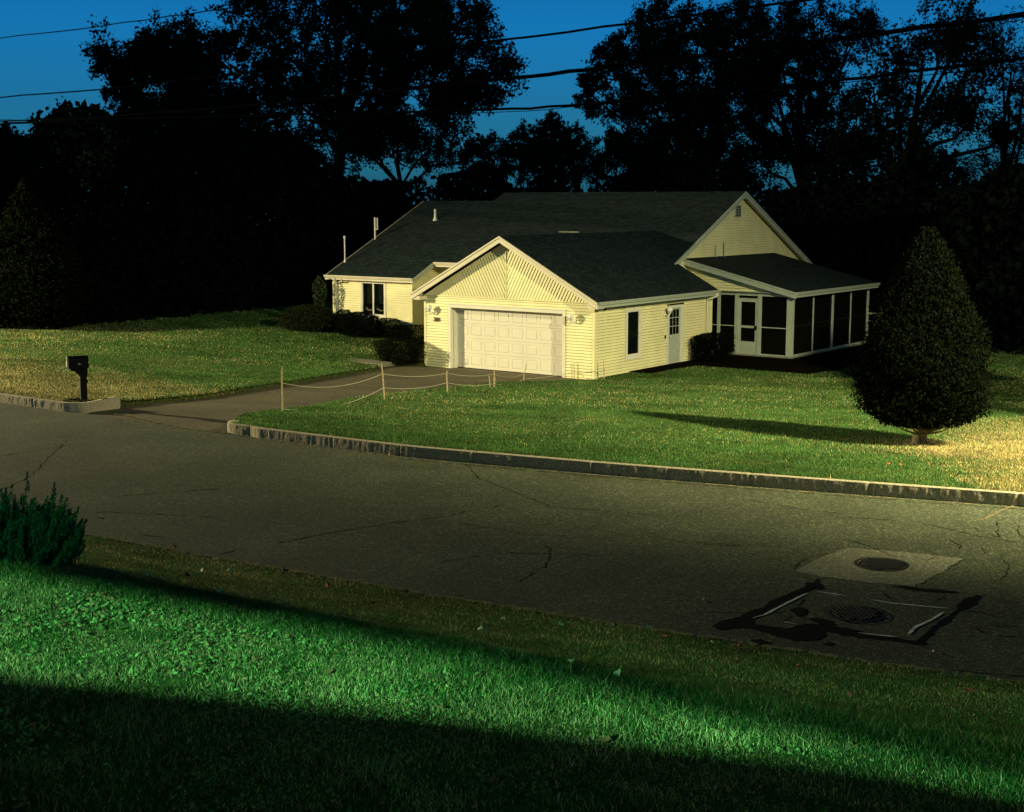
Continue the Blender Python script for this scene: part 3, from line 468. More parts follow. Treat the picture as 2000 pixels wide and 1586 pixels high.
bush('spreading_shrub', 'wide loose dark shrub at the left corner of the wing', 'shrub', bush_at(-17.7, 4.4), [(.03, .9), (.3, 1.25), (.65, 1.2), (.95, .85), (1.1, .3)], 22000, .06, (.014, .02, .008), 84, stretch=(1.1, .9), rz=RZ)
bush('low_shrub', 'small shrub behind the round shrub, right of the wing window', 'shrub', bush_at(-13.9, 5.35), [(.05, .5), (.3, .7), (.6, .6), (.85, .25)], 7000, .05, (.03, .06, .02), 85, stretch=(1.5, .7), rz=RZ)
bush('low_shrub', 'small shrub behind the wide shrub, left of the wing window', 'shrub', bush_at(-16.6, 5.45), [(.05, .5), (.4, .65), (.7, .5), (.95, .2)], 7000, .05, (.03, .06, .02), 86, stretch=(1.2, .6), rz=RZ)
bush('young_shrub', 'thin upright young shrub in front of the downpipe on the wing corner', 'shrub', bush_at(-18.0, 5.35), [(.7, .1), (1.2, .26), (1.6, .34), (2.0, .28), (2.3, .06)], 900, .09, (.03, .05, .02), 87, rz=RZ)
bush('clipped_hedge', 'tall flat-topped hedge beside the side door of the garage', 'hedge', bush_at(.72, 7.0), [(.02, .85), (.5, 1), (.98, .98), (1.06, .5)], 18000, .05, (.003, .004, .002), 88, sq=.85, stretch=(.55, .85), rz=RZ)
for i, (hx, hy, s_, lb) in enumerate([(4.4, 8.3, .3, 'low mounded shrub before the porch corner post'), (5.0, 10.8, .3, 'low mounded shrub along the porch screens near the corner'), (5.0, 13.4, .32, 'low mounded shrub along the porch screens at the far end')]):
    bush('low_shrub', lb, 'shrub', bush_at(hx, hy), [(.02, .8*s_), (.3*s_, 1.1*s_), (.7*s_, .9*s_), (1.0*s_, .3*s_)], 6000, .05, (.002, .003, .0015), 90+i, stretch=(1.3, 1.2), rz=RZ)
# big loose evergreen at the left, catching the lamp
bush('arborvitae', 'broad loose evergreen at the left edge of the lawn, faintly lit', 'tree', (-20.4, 59.0, -.95), [(.1, 1.7), (.8, 2.3), (2.0, 2.35), (3.2, 1.9), (4.4, 1.2), (5.4, .6), (6.3, .1)], 26000, .13, (.005, .009, .003), 97, stem=True)
bush('arborvitae', 'second loose evergreen cut by the left edge of the photo', 'tree', (-24.2, 58.0, -.95), [(.1, 1.6), (.8, 2.1), (2.0, 2.1), (3.4, 1.7), (4.8, 1.0), (6.0, .3)], 16000, .14, (.005, .009, .003), 98, stem=True)
# feathery juniper in the foreground
jt = empty('juniper', (-4.72, 12.3, .95), 0, 'feathery juniper with upright tips at the left edge of the near bank', 'shrub')
r = np.random.default_rng(99); PV = []; SZ_ = []; 
for k in range(760):
    a = r.random()*2*math.pi; q = math.sqrt(r.random())*.62; bx, by = math.cos(a)*q, math.sin(a)*q; top = (.78-.30*(q/.62)**2)*(.5+.5*r.random())+(.25*r.random() if k % 4 == 0 else 0); n = 190
    t = r.random(n)**.8; z = .08+t*top; sp = (.075*(1-t)**.7+.006); an = r.random(n)*6.283; lean = np.array((math.cos(a), math.sin(a)))*.26*q/.62
    PV.append(np.stack([bx+lean[0]*t+np.cos(an)*sp*r.random(n), by+lean[1]*t+np.sin(an)*sp*r.random(n), z], 1))
P = np.concatenate(PV); leaf_cards(P, .028+.024*r.random(len(P)), r, (.05, .22, .08), parent=jt, aspect=.28, up=2.5)
mb = MB()
for k in range(9): a = k*.7; mb.tube([(0, 0, -.05), (.2*math.cos(a), .2*math.sin(a), .25), (.34*math.cos(a), .34*math.sin(a), .6)], [.02, .012, .005], 5)
mb.build('stem', M['bark'], jt)
# two unseen evergreens added left of the frame to block the street light
bush('arborvitae', 'added light-blocking evergreen on the near bank left of the juniper, outside the photograph', 'tree', (-8.7, 12.3, gz((-8.7, 12.3))), [(.05, 1.3), (.8, 1.8), (2.2, 1.7), (3.6, 1.1), (4.6, .3)], 16000, .13, (.02, .04, .012), 191)
bush('arborvitae', 'added light-blocking evergreen near the road edge left of the juniper, outside the photograph', 'tree', (-10.2, 16.2, gz((-10.2, 16.2))), [(.05, 1.3), (.8, 1.8), (2.2, 1.7), (3.6, 1.1), (4.8, .3)], 16000, .13, (.02, .04, .012), 192)
bush('added_shade_tree', 'added unseen tree on the right-hand lawn, outside the photograph, shading the porch', 'tree', (15.7, 30.5, gz((15.7, 30.5))), [(1.4, .5), (2.2, 1.3), (4, 1.65), (6, 1.5), (7.4, .9), (8.0, .3)], 13000, .16, (.02, .04, .012), 193)  # unseen tree added to keep the right lamp off the porch
# ---- trees beyond the house ----
def tubes_np(segs, seg=5):
    S = np.array([(*a, *b, ra, rb) for a, b, ra, rb in segs]); A = S[:, :3]; B = S[:, 3:6]; d = B-A; L = np.linalg.norm(d, axis=1)[:, None]+1e-9; d /= L; ref = np.where(abs(d[:, 2:3]) > .9, np.array([[1., 0, 0]]), np.array([[0, 0, 1.]])); u = np.cross(d, ref); u /= np.linalg.norm(u, axis=1)[:, None]; v = np.cross(d, u)
    V = []
    for end, R in ((A, S[:, 6]), (B, S[:, 7])):
        for k in range(seg): w = 2*math.pi*k/seg; V.append(end+(u*math.cos(w)+v*math.sin(w))*R[:, None])
    V = np.stack(V, 1).reshape(-1, 3); n = len(S); b = np.arange(n)[:, None]*(2*seg); F = np.concatenate([b+[k, (k+1) % seg, seg+(k+1) % seg, seg+k] for k in range(seg)]); return V, F
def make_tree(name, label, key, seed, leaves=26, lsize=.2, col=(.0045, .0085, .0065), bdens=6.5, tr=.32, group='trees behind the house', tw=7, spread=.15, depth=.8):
    bx, by, blobs = TREES[key]; blobs = [(a_, b_, c_*.9) for a_, b_, c_ in blobs]; r = np.random.default_rng(seed); base = (bx, by, gz((bx, by))); t = empty(name, base, 0, label, 'tree', group)
    lowest = min(b[1]-b[2]*.7 for b in blobs)-base[2]; fork = max(1.5, lowest*.75); segs = []; LP = []
    topz = max(b[1] for b in blobs)-base[2]; mx = float(np.mean([b[0] for b in blobs]))-bx
    tp = np.array([(0, 0, -.2), (r.normal()*.15, r.normal()*.2, fork*.5), (mx*.15+r.normal()*.2, r.normal()*.2, fork), (mx*.5, r.normal()*.4, fork+(topz-fork)*.5), (mx*.8, 0, fork+(topz-fork)*.85)]); trr = [tr*1.3, tr, tr*.85, tr*.5, tr*.15]
    for i in range(4): segs.append((tp[i], tp[i+1], trr[i], trr[i+1]))
    for (cx, cz, R) in blobs:
        c = np.array((cx-bx, r.uniform(-1, 1)*R*depth, cz-base[2])); f = r.uniform(.0, .45); o = tp[2]*(1-f)+tp[3]*f if c[2] > tp[2][2] else tp[1]*.3+tp[2]*.7
        k1 = o+(c-o)*.4+np.array((0, 0, .12*np.linalg.norm(c-o))); k2 = o+(c-o)*.75+r.normal(size=3)*.2; w = tr*.45
        segs += [(o, k1, w, w*.7), (k1, k2, w*.7, w*.45), (k2, c, w*.45, w*.25)]
        nbr = int(bdens*R*R**.6)+4
        for _ in range(nbr):
            d = r.normal(size=3); d[2] = d[2]*.8+.15; d /= np.linalg.norm(d); e = c+d*R*(.7+.3*r.random())*np.array((1, .9, .95)); s0 = k2+(c-k2)*r.random(); m_ = s0+(e-s0)*.5+r.normal(size=3)*.12*R
            segs += [(s0, m_, w*.25, w*.14), (m_, e, w*.14, .008)]
            for q in range(tw):
                f = .35+.65*r.random(); p0 = m_+(e-m_)*f if f > .5 else s0+(m_-s0)*(f+.4); td = d*.5+r.normal(size=3)*.6; td /= np.linalg.norm(td); L = r.uniform(.35, .9)*min(1, R*.6); p1 = p0+td*L; segs.append((p0, p1, .022, .006))
                p2 = p1+(td+r.normal(size=3)*.7)*L*.4; segs.append((p1, p2, .012, .004))
                if leaves: nl = r.poisson(leaves); ts = r.random(nl)[:, None]; LP.append(np.where(ts < .5, p0+(p1-p0)*(ts+.5), p1+(p2-p1)*(ts-.5)*2)+r.normal(size=(nl, 3))*spread*min(1, R*.6))
    V, F = tubes_np(segs); np_mesh('trunk', V, F, M['bark'], t)
    if LP:
        P = np.concatenate(LP); leaf_cards(P, lsize*(.6+.8*r.random(len(P))), r, col, parent=t, name='crown', aspect=.62, m='leaf_dark')
    return t
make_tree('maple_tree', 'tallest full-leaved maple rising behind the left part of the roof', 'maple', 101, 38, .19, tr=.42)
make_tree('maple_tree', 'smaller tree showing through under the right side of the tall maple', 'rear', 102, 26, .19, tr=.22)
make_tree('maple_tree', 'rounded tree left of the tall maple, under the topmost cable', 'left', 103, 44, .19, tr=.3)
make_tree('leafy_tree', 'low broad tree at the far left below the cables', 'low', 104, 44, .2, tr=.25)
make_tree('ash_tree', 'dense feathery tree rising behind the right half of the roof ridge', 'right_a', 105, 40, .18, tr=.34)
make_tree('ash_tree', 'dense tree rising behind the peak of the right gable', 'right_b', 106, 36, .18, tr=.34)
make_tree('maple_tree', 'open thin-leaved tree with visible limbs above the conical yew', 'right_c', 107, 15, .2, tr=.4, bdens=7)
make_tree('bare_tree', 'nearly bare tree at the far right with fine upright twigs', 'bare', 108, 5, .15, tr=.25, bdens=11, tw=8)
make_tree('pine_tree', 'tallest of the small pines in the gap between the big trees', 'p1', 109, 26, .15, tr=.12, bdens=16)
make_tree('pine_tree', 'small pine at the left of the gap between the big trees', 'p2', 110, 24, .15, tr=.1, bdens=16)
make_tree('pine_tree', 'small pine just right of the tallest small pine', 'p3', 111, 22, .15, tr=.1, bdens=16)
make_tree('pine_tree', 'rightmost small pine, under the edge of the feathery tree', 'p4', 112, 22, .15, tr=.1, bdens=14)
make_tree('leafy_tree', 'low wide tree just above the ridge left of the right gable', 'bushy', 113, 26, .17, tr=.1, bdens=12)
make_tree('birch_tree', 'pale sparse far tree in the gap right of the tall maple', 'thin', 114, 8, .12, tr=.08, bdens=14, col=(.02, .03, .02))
# undergrowth of the wood edge, one mass
line = np.array([(-44, 51), (-30, 54), (-24, 57), (-19.8, 60), (-15, 64.5), (-10.3, 72.5), (-4, 80), (4, 82), (12, 77), (16.5, 67), (18.7, 54.5), (22, 49.5), (38, 46)], float)
hts = np.array([9.4, 9.4, 9.4, 10.2, 10.4, 9.8, 8.4, 8.2, 8.2, 8.2, 8.0, 8.8, 9.6])
L = np.concatenate([[0], np.cumsum(np.hypot(*np.diff(line, axis=0).T))]); r = np.random.default_rng(131); n = 190000; s = r.random(n)*L[-1]
X = np.interp(s, L, line[:, 0]); Y = np.interp(s, L, line[:, 1]); Ht = np.interp(s, L, hts)*(.80+.28*vnoise(s, 0*s, 2.2, 51)); dpt = r.random(n)*4.5; dx = np.gradient(np.interp(np.linspace(0, L[-1], 400), L, line[:, 0])); dy = np.gradient(np.interp(np.linspace(0, L[-1], 400), L, line[:, 1])); nn = np.hypot(dx, dy); ix = (s/L[-1]*399).astype(int); X = X-dy[ix]/nn[ix]*dpt; Y = Y+dx[ix]/nn[ix]*dpt
zz = r.random(n)**.9; Z = -1.3+zz*(Ht-.5)*(.75+.25*np.clip(dpt/1.5, 0, 1)); P = np.stack([X, Y, Z], 1)
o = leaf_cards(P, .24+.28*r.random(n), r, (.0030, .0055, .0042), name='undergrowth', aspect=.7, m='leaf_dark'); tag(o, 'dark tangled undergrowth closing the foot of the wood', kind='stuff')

# ================= house =================
house = empty('yellow_house', (C0[0], C0[1], ZH), RZ, 'single-storey pale yellow clapboard house with dark roofs, front garage and screened porch', 'house')
LAP = .1016
def siding(org, U, N, z0, z1, ext, holes=(), name='wall', mtl='siding', prot=.024, lap=LAP):
    """clapboards: ext(z)->(u0,u1); org on the wall plane, U along it, N outwards"""
    o = Vector(org); U = Vector(U); N = Vector(N); mb = MB(); z = z0
    P = lambda u, zz, n: tuple(o+U*u+N*n+Vector((0, 0, zz)))
    while z < z1-1e-4:
        zt = min(z+lap, z1); a0, a1 = ext(z); b0, b1 = ext(zt)
        segs = [(a0, a1, b0, b1)]; zm = (z+zt)/2
        for h0, h1, hz0, hz1 in holes:
            if hz0 < zm < hz1:
                ns = []
                for s0, s1, t0, t1 in segs:
                    if h0 > s0 and h1 < s1: ns += [(s0, h0, t0, h0), (h1, s1, h1, t1)]
                    else: ns.append((s0, s1, t0, t1))
                segs = ns
        for s0, s1, t0, t1 in segs:
            if s1-s0 < .01 and t1-t0 < .01: continue
            g_ = .022; zg = min(z+g_, zt); mb.poly([P(s0, zg, prot), P(s1, zg, prot), P(t1, zt, .004), P(t0, zt, .004)])
            mb.poly([P(s0, zg, -.03), P(s1, zg, -.03), P(s1, zg, prot), P(s0, zg, prot)]); mb.poly([P(s0, z, -.03), P(s1, z, -.03), P(s1, zg, -.03), P(s0, zg, -.03)]); mb.poly([P(s0, z, .004), P(s1, z, .004), P(s1, z, -.03), P(s0, z, -.03)])
        z = zt
    return mb.build(name, M[mtl], house)
const = lambda a, b: (lambda z: (a, b))
def main_z(y): return 3.3+.48*(y-7.2) if y <= 13.4 else 6.276-.48*(y-13.4)
# garage
siding((-7.4, 0, 0), (1, 0, 0), (0, -1, 0), -.16, 2.47, const(.06, 7.34), [(1.14, 6.23, -.5, 2.13)])
siding((0, 0, 0), (0, 1, 0), (1, 0, 0), -.16, 2.42, const(.06, 8.04), [(1.93, 3.0, .42, 2.22), (4.76, 5.98, -.5, 2.16)])
siding((-7.4, 0, 0), (0, 1, 0), (-1, 0, 0), -.16, 2.42, const(.06, 7.9))
siding((0, 8.1, 0), (-1, 0, 0), (0, 1, 0), -.16, 2.6, const(.06, 1.7))
siding((-17.9, 6.15, 0), (1, 0, 0), (0, -1, 0), .0, 2.52, const(.06, 4.54), [(1.62, 3.13, .86, 2.48)])
siding((-13.3, 6.15, 0), (0, 1, 0), (1, 0, 0), .0, 3.3, lambda z: (max(.06, (z-2.62)/.48), 1.75))
siding((-13.3, 7.9, 0), (1, 0, 0), (0, -1, 0), .0, 3.35, const(0, 5.9))
siding((-17.9, 6.15, 0), (0, 1, 0), (-1, 0, 0), .0, 5.6, lambda z: (max(.06, (z-2.62)/.48), min(12.0, 12.9-(z-2.62)/.48)))
siding((-1.7, 7.5, 0), (0, 1, 0), (1, 0, 0), 1.8, 6.02, lambda z: (max(0, (z-3.28)/.48), min(12.2, 11.8-(z-3.28)/.48)))
siding((-1.7, 9.2, 0), (1, 0, 0), (0, -1, 0), 2.44, 3.52, lambda z: (0, min(4.5, 4.5-(z-2.50)/.241) if z > 2.50 else 4.5))
# slanted boards of the garage gable: laid square to each rake, mirrored about the middle
mb = MB(); cx, zb, za = -3.65, 2.50, 4.50; SL = .526
for side in (-1, 1):
    half = 3.72; ang = math.atan(SL); dx_, dz_ = math.sin(ang)*side, math.cos(ang)      # board direction, square to the rake
    ex, ez = math.cos(ang)*side, -math.sin(ang)                                      # down the rake
    pit = .118; k = -26
    tri = [(cx, zb), (cx+side*half, zb), (cx, za)]
    def clip(poly, f):
        out = []
        for i in range(len(poly)):
            a, b = poly[i], poly[(i+1) % len(poly)]; fa, fb = f(a), f(b)
            if fa >= 0: out.append(a)
            if (fa >= 0) != (fb >= 0): t = fa/(fa-fb); out.append((a[0]+(b[0]-a[0])*t, a[1]+(b[1]-a[1])*t))
        return out
    while k < 60:
        e0, e1 = k*pit, (k+1)*pit; proj = lambda p: (p[0]-cx)*ex+(p[1]-za)*ez
        q = clip(clip(tri, lambda p: proj(p)-e0-(.036 if side < 0 else 0)), lambda p: e1-proj(p))
        if len(q) >= 3:
            P3 = lambda p: (p[0], -.028-.028*max(0, (proj(p)-e0)/pit), p[1])
            pp = [P3(p) for p in q]; mb.poly(pp if side > 0 else pp[::-1])
            edge = [p for p in q if abs(proj(p)-e1) < 1e-4]
            if len(edge) == 2: a, b = edge; mb.poly([(a[0], -.056, a[1]), (b[0], -.056, b[1]), (b[0], -.012, b[1]), (a[0], -.012, a[1])])
        k += 1
mb.poly([(cx-3.72, -.012, zb), (cx+3.72, -.012, zb), (cx, -.012, za)]); mb.build('gable_panel', M['siding'], house)
mb = MB(); mb.box(cx-.012, cx+.012, -.075, -.02, zb, za-.05); mb.box(-7.38, -.02, -.062, .0, 2.472, 2.50); mb.build('gable_trim', M['siding'], house)
# corner boards
mb = MB()
CBS = ((-7.42, -7.34, -.03, .06, -.16, 2.5), (-.06, .03, -.03, .06, -.16, 2.5), (-.06, .03, 8.04, 8.13, -.16, 2.45), (-13.36, -13.27, 6.12, 6.21, 0, 2.55), (-17.93, -17.84, 6.12, 6.21, 0, 2.55), (-1.72, -1.67, 9.12, 9.2, 2.4, 3.6))
for q_ in CBS: mb = MB(); mb.box(*q_); mb.build('corner_board', M['siding'], house)
mb = MB(); mb.box(-7.36, -.04, .04, 8.0, -.5, -.165); mb.box(-17.85, -1.75, 7.95, 18.4, -.5, -.01); mb.box(-17.85, -13.4, 6.2, 7.95, -.5, -.01); mb.box(-1.7, 2.86, 9.14, 16.5, -.5, .05); mb.build('foundation', M['concrete'], house)
# roofs
def roof(pts, label=None, th=.05):
    P = [Vector(p) for p in pts]; n = (P[1]-P[0]).cross(P[2]-P[0])
    for i in range(2, len(P)-1):
        if n.length < 1e-3: n = (P[i]-P[0]).cross(P[i+1]-P[0])
    n.normalize(); n = n if n.z > 0 else -n
    mb = MB(); mb.prism([tuple(p) for p in P], tuple(-n*th)); o = mb.build('roof', M['roof'], house); me = o.data
    uv = me.uv_layers.new(name='slope'); hd = Vector((n.x, n.y, 0)); hd = hd.normalized() if hd.length > .01 else Vector((0, 1, 0)); ax = Vector((-hd.y, hd.x, 0)); dn = ax.cross(n)
    for l in me.loops: v = me.vertices[l.vertex_index].co; uv.data[l.index].uv = (v.dot(ax), v.dot(dn))
    bmm = bmesh.new(); bmm.from_mesh(me); bmesh.ops.recalc_face_normals(bmm, faces=bmm.faces); bmm.to_mesh(me); bmm.free()
    if label: o['label'] = label
    return o
gzr = lambda x: 4.69-SL*abs(x+3.65)
m_ = main_z
roof([(.38, -.42, gzr(.38)), (-3.65, -.42, 4.69), (-3.65, 10.15, 4.69), (-1.4, 7.65, gzr(-1.4)), (-1.4, 7.92, gzr(-1.4)), (.38, 7.92, gzr(.38))], 'dark shingled roof slope over the right side of the garage')
roof([(-3.65, -.42, 4.69), (-7.68, -.42, gzr(-7.68)), (-7.68, 7.9, gzr(-7.68)), (-6.29, 7.9, gzr(-6.29)), (-6.29, 7.2, gzr(-6.29)), (-3.65, 10.15, 4.69)], 'dark shingled roof slope over the left side of the garage')
roof([(-1.4, 7.2, m_(7.2)), (-1.4, 13.4, m_(13.4)), (-13.85, 13.4, m_(13.4)), (-13.85, 12.63, m_(12.63)), (-18.05, 12.63, m_(12.63)), (-18.05, 5.86, m_(5.86)), (-13.0, 5.86, m_(5.86)), (-13.0, 7.2, m_(7.2))], 'long front slope of the main roof running down over the wing')
roof([(-1.4, 13.4, m_(13.4)), (-1.4, 20.0, m_(20.0)), (-13.85, 20.0, m_(20.0)), (-13.85, 13.4, m_(13.4))], 'rear slope of the main roof')
roof([(-13.86, 12.63, 5.905), (-13.86, 19.1, 2.8), (-18.05, 19.1, 2.8), (-18.05, 12.63, 5.905)], 'rear slope of the lower roof')
roof([(-1.68, 8.92, 3.66), (-1.68, 16.75, 3.66), (3.1, 16.75, 2.52), (3.1, 8.92, 2.52)], 'low-pitched dark roof over the screened porch')
# fascias, rakes and gutters
def rake(a, b, out, w=.19, th=.03, drop=.05, m='fascia', name='rake_board'):
    a, b, out = Vector(a), Vector(b), Vector(out); mb = MB(); dz = Vector((0, 0, -1))
    a0, b0 = a+dz*drop, b+dz*drop; mb.prism([tuple(a0), tuple(b0), tuple(b0+dz*w), tuple(a0+dz*w)], tuple(out*th))
    a1, b1 = a+dz*(drop-.035), b+dz*(drop-.035); mb.prism([tuple(a1), tuple(b1), tuple(b1+dz*.06), tuple(a1+dz*.06)], tuple(out*(th+.03))); return mb.build(name, M[m], house)
rake((-7.70, -.42, gzr(-7.70)), (-3.65, -.42, 4.69), (0, -1, 0)); rake((-3.65, -.42, 4.69), (.40, -.42, gzr(.40)), (0, -1, 0))
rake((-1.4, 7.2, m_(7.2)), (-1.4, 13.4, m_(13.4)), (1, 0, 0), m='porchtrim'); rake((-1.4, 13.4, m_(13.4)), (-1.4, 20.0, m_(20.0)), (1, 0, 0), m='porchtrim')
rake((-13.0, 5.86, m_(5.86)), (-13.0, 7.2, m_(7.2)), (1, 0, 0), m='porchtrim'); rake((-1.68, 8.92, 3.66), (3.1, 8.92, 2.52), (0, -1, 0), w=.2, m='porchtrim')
rake((-18.05, 5.86, m_(5.86)), (-18.05, 12.63, m_(12.63)), (-1, 0, 0))
# soffits
mb = MB()
mb.poly([(-7.68, -.40, gzr(-7.68)-.10), (-7.68, 0, gzr(-7.68)-.10), (-3.65, 0, 4.59), (-3.65, -.40, 4.59)]); mb.poly([(-3.65, -.40, 4.59), (-3.65, 0, 4.59), (.38, 0, gzr(.38)-.10), (.38, -.40, gzr(.38)-.10)])
mb.poly([(0, 0, 2.42), (.38, 0, 2.42), (.38, 7.9, 2.42), (0, 7.9, 2.42)]); mb.poly([(-7.68, 0, 2.42), (-7.4, 0, 2.42), (-7.4, 7.9, 2.42), (-7.68, 7.9, 2.42)])
mb.box(-7.70, -7.30, -.42, .0, 2.33, 2.46); mb.box(.0, .40, -.42, .0, 2.33, 2.46)
mb.poly([(-18.05, 5.88, 2.5), (-13.0, 5.88, 2.5), (-13.0, 6.2, 2.53), (-18.05, 6.2, 2.53)]); mb.poly([(-1.7, 7.2, m_(7.2)-.1), (-1.4, 7.2, m_(7.2)-.1), (-1.4, 13.4, m_(13.4)-.1), (-1.7, 13.4, m_(13.4)-.1)]); mb.poly([(-1.7, 13.4, m_(13.4)-.1), (-1.4, 13.4, m_(13.4)-.1), (-1.4, 20, m_(20)-.1), (-1.7, 20, m_(20)-.1)])
mb.build('soffit', M['fascia'], house)
def gutter(p0, p1, out, zt, m='fascia'):
    p0, p1, out = Vector(p0), Vector(p1), Vector(out); mb = MB(); prof = [(0, 0), (.115, 0), (.115, -.03), (.10, -.05), (.085, -.10), (.07, -.115), (0, -.115)]
    pts = [tuple(p0+out*a+Vector((0, 0, zt+b))) for a, b in prof]; mb.prism(pts, tuple(p1-p0)); 
    pts = [tuple(p0+out*a+Vector((0, 0, zt+b))) for a, b in ((-.02, -.118), (.03, -.118), (.03, -.20), (-.02, -.20))]; mb.prism(pts, tuple(p1-p0)); return mb.build('gutter', M[m], house)
gutter((.39, -.38, 0), (.39, 7.92, 0), (1, 0, 0), gzr(.38)-.01, 'porchtrim'); gutter((-7.69, -.38, 0), (-7.69, 7.8, 0), (-1, 0, 0), gzr(-7.68)-.01)
gutter((-18.1, 5.85, 0), (-12.98, 5.85, 0), (0, -1, 0), m_(5.86)-.005); gutter((-12.9, 7.19, 0), (-8.2, 7.19, 0), (0, -1, 0), m_(7.2)-.005); gutter((3.11, 8.9, 0), (3.11, 16.7, 0), (1, 0, 0), 2.52, 'porchtrim')
def downpipe(pts, r=.04):
    mb = MB(); mb.tube(pts, r, 8); return mb.build('downspout', M['trim'], house, True)
downpipe([(.44, 7.75, 2.45), (.42, 7.72, 2.33), (.10, 7.66, 2.22), (.07, 7.66, 2.1), (.07, 7.66, -.1)]); downpipe([(-17.5, 5.78, 2.52), (-17.5, 5.80, 2.42), (-17.62, 6.05, 2.30), (-17.65, 6.08, 2.2), (-17.65, 6.08, .05)]); downpipe([(-17.1, 5.79, 2.50), (-17.15, 5.9, 2.38), (-17.6, 6.05, 2.32)], .03)
# garage door
gd = MB(); x0, x1, zb_, zt_ = -6.16, -1.27, -.10, 2.06; yd = .30; W = (x1-x0); sh = (zt_-zb_)/4
for k in range(4):
    za0, za1 = zb_+k*sh+.004, zb_+(k+1)*sh-.004; cols = 8; pw = W/cols; xe = [x0]; loops = []
    def quad(a, b, c, d): gd.poly([a, b, c, d])
    for j in range(cols):
        c0, c1 = x0+j*pw, x0+(j+1)*pw; mx0, mx1, mz0, mz1 = c0+.06, c1-.06, za0+.085, za1-.085
        def ring(o, i):
            (ox0, ox1, oz0, oz1, oy), (ix0, ix1, iz0, iz1, iy) = o, i; O = [(ox0, oy, oz0), (ox1, oy, oz0), (ox1, oy, oz1), (ox0, oy, oz1)]; J = [(ix0, iy, iz0), (ix1, iy, iz0), (ix1, iy, iz1), (ix0, iy, iz1)]
            for q in range(4): quad(O[q], O[(q+1) % 4], J[(q+1) % 4], J[q])
            return i
        a = ring((c0, c1, za0, za1, yd), (mx0, mx1, mz0, mz1, yd)); b = ring(a, (mx0+.018, mx1-.018, mz0+.018, mz1-.018, yd+.011)); c = ring(b, (mx0+.045, mx1-.045, mz0+.045, mz1-.045, yd-.004)); quad((c[0], c[4], c[2]), (c[1], c[4], c[2]), (c[1], c[4], c[3]), (c[0], c[4], c[3]))
    gd.poly([(x0, yd, za1), (x1, yd, za1), (x1, yd+.02, za1+.008), (x0, yd+.02, za1+.008)])
gd.build('garage_door', M['door'], house)
mb = MB(); mb.box(x0, x1, .34, .40, -.16, 2.1); mb.box(x0, x1, .29, .34, -.16, -.10); mb.build('door_seal', M['black'], house)
mb = MB()
mb.box(-6.27, -6.16, -.045, .30, -.16, 2.20); mb.box(-6.16, -6.11, .10, .30, -.16, 2.06); mb.box(-1.27, -1.16, -.045, .30, -.16, 2.20); mb.box(-1.33, -1.27, .14, .30, -.16, 2.06); mb.box(-6.16, -1.27, -.045, .30, 2.08, 2.20); mb.box(-6.29, -1.14, -.065, -.02, 2.195, 2.235); mb.build('door_frame', M['trim'], house, bevel=.006)
# casement windows
def window(name_, org, U, N, w, h, panes, m='trim', cas=.09, parent=house):
    o = Vector(org); U = Vector(U); N = Vector(N); Z = Vector((0, 0, 1))
    def bx(mb, u0, u1, z0, z1, n0, n1): p = [o+U*u0+Z*z0+N*n0, o+U*u1+Z*z0+N*n0, o+U*u1+Z*z1+N*n0, o+U*u0+Z*z1+N*n0]; mb.prism([tuple(q) for q in p], tuple(N*(n1-n0)))
    fr = MB(); bx(fr, 0, cas, 0, h, -.05, .035); bx(fr, w-cas, w, 0, h, -.05, .035); bx(fr, cas, w-cas, h-cas, h, -.05, .035); bx(fr, cas, w-cas, 0, cas, -.05, .035); bx(fr, -.03, w+.03, -.03, .002, -.02, .055)
    pw = (w-2*cas)/panes
    for k in range(panes):
        a = cas+k*pw; s = .035; bx(fr, a, a+s, cas, h-cas, -.04, .018); bx(fr, a+pw-s, a+pw, cas, h-cas, -.04, .018); bx(fr, a+s, a+pw-s, cas, cas+s, -.04, .018); bx(fr, a+s, a+pw-s, h-cas-s, h-cas, -.04, .018)
    f = fr.build('window', M[m], parent); g = MB(); bx(g, cas, w-cas, cas, h-cas, -.045, -.015); g.build('pane', M['glass'], f); return f
window('window', (-16.26, 6.15, .88), (1, 0, 0), (0, -1, 0), 1.48, 1.58, 2)
gl = bpy.data.materials.new('window_glass'); gl.use_nodes = True; nt = gl.node_tree; b_ = nt.nodes['Principled BSDF']; b_.inputs['Base Color'].default_value = (.004, .006, .005, 1); b_.inputs['Roughness'].default_value = .04; tr_ = nt.nodes.new('ShaderNodeBsdfTransparent'); mxs = nt.nodes.new('ShaderNodeMixShader'); mxs.inputs[0].default_value = .3; nt.links.new(tr_.outputs[0], mxs.inputs[1]); nt.links.new(b_.outputs[0], mxs.inputs[2]); nt.links.new(mxs.outputs[0], nt.nodes['Material Output'].inputs[0])
ww = house.children[-1]; ww.children[0].data.materials[0] = gl
for cx_ in (-15.85, -15.19):
    for kk_, (zc_, dp_) in enumerate(((1.30, .16), (1.24, .10), (1.36, .20))):
        mb = MB(); mb.tube([(cx_-.27+.54*t, 6.26+.02*kk_, zc_-dp_*4*t*(1-t)) for t in np.linspace(0, 1, 9)], .014, 5); mb.build('curtain_swag', mat('lace_curtain', (.75, .65, .38), .9), house)
    mb = MB()
    for k in range(9): mb.box(cx_-.28+.06*k, cx_-.25+.06*k, 6.33, 6.34, 1.45, 2.35)
    mb.build('curtain', mat('sheer_curtain', (.05, .06, .03), .9), house)
window('window', (0, 1.95, .44), (0, 1, 0), (1, 0, 0), 1.03, 1.76, 1, cas=.11)
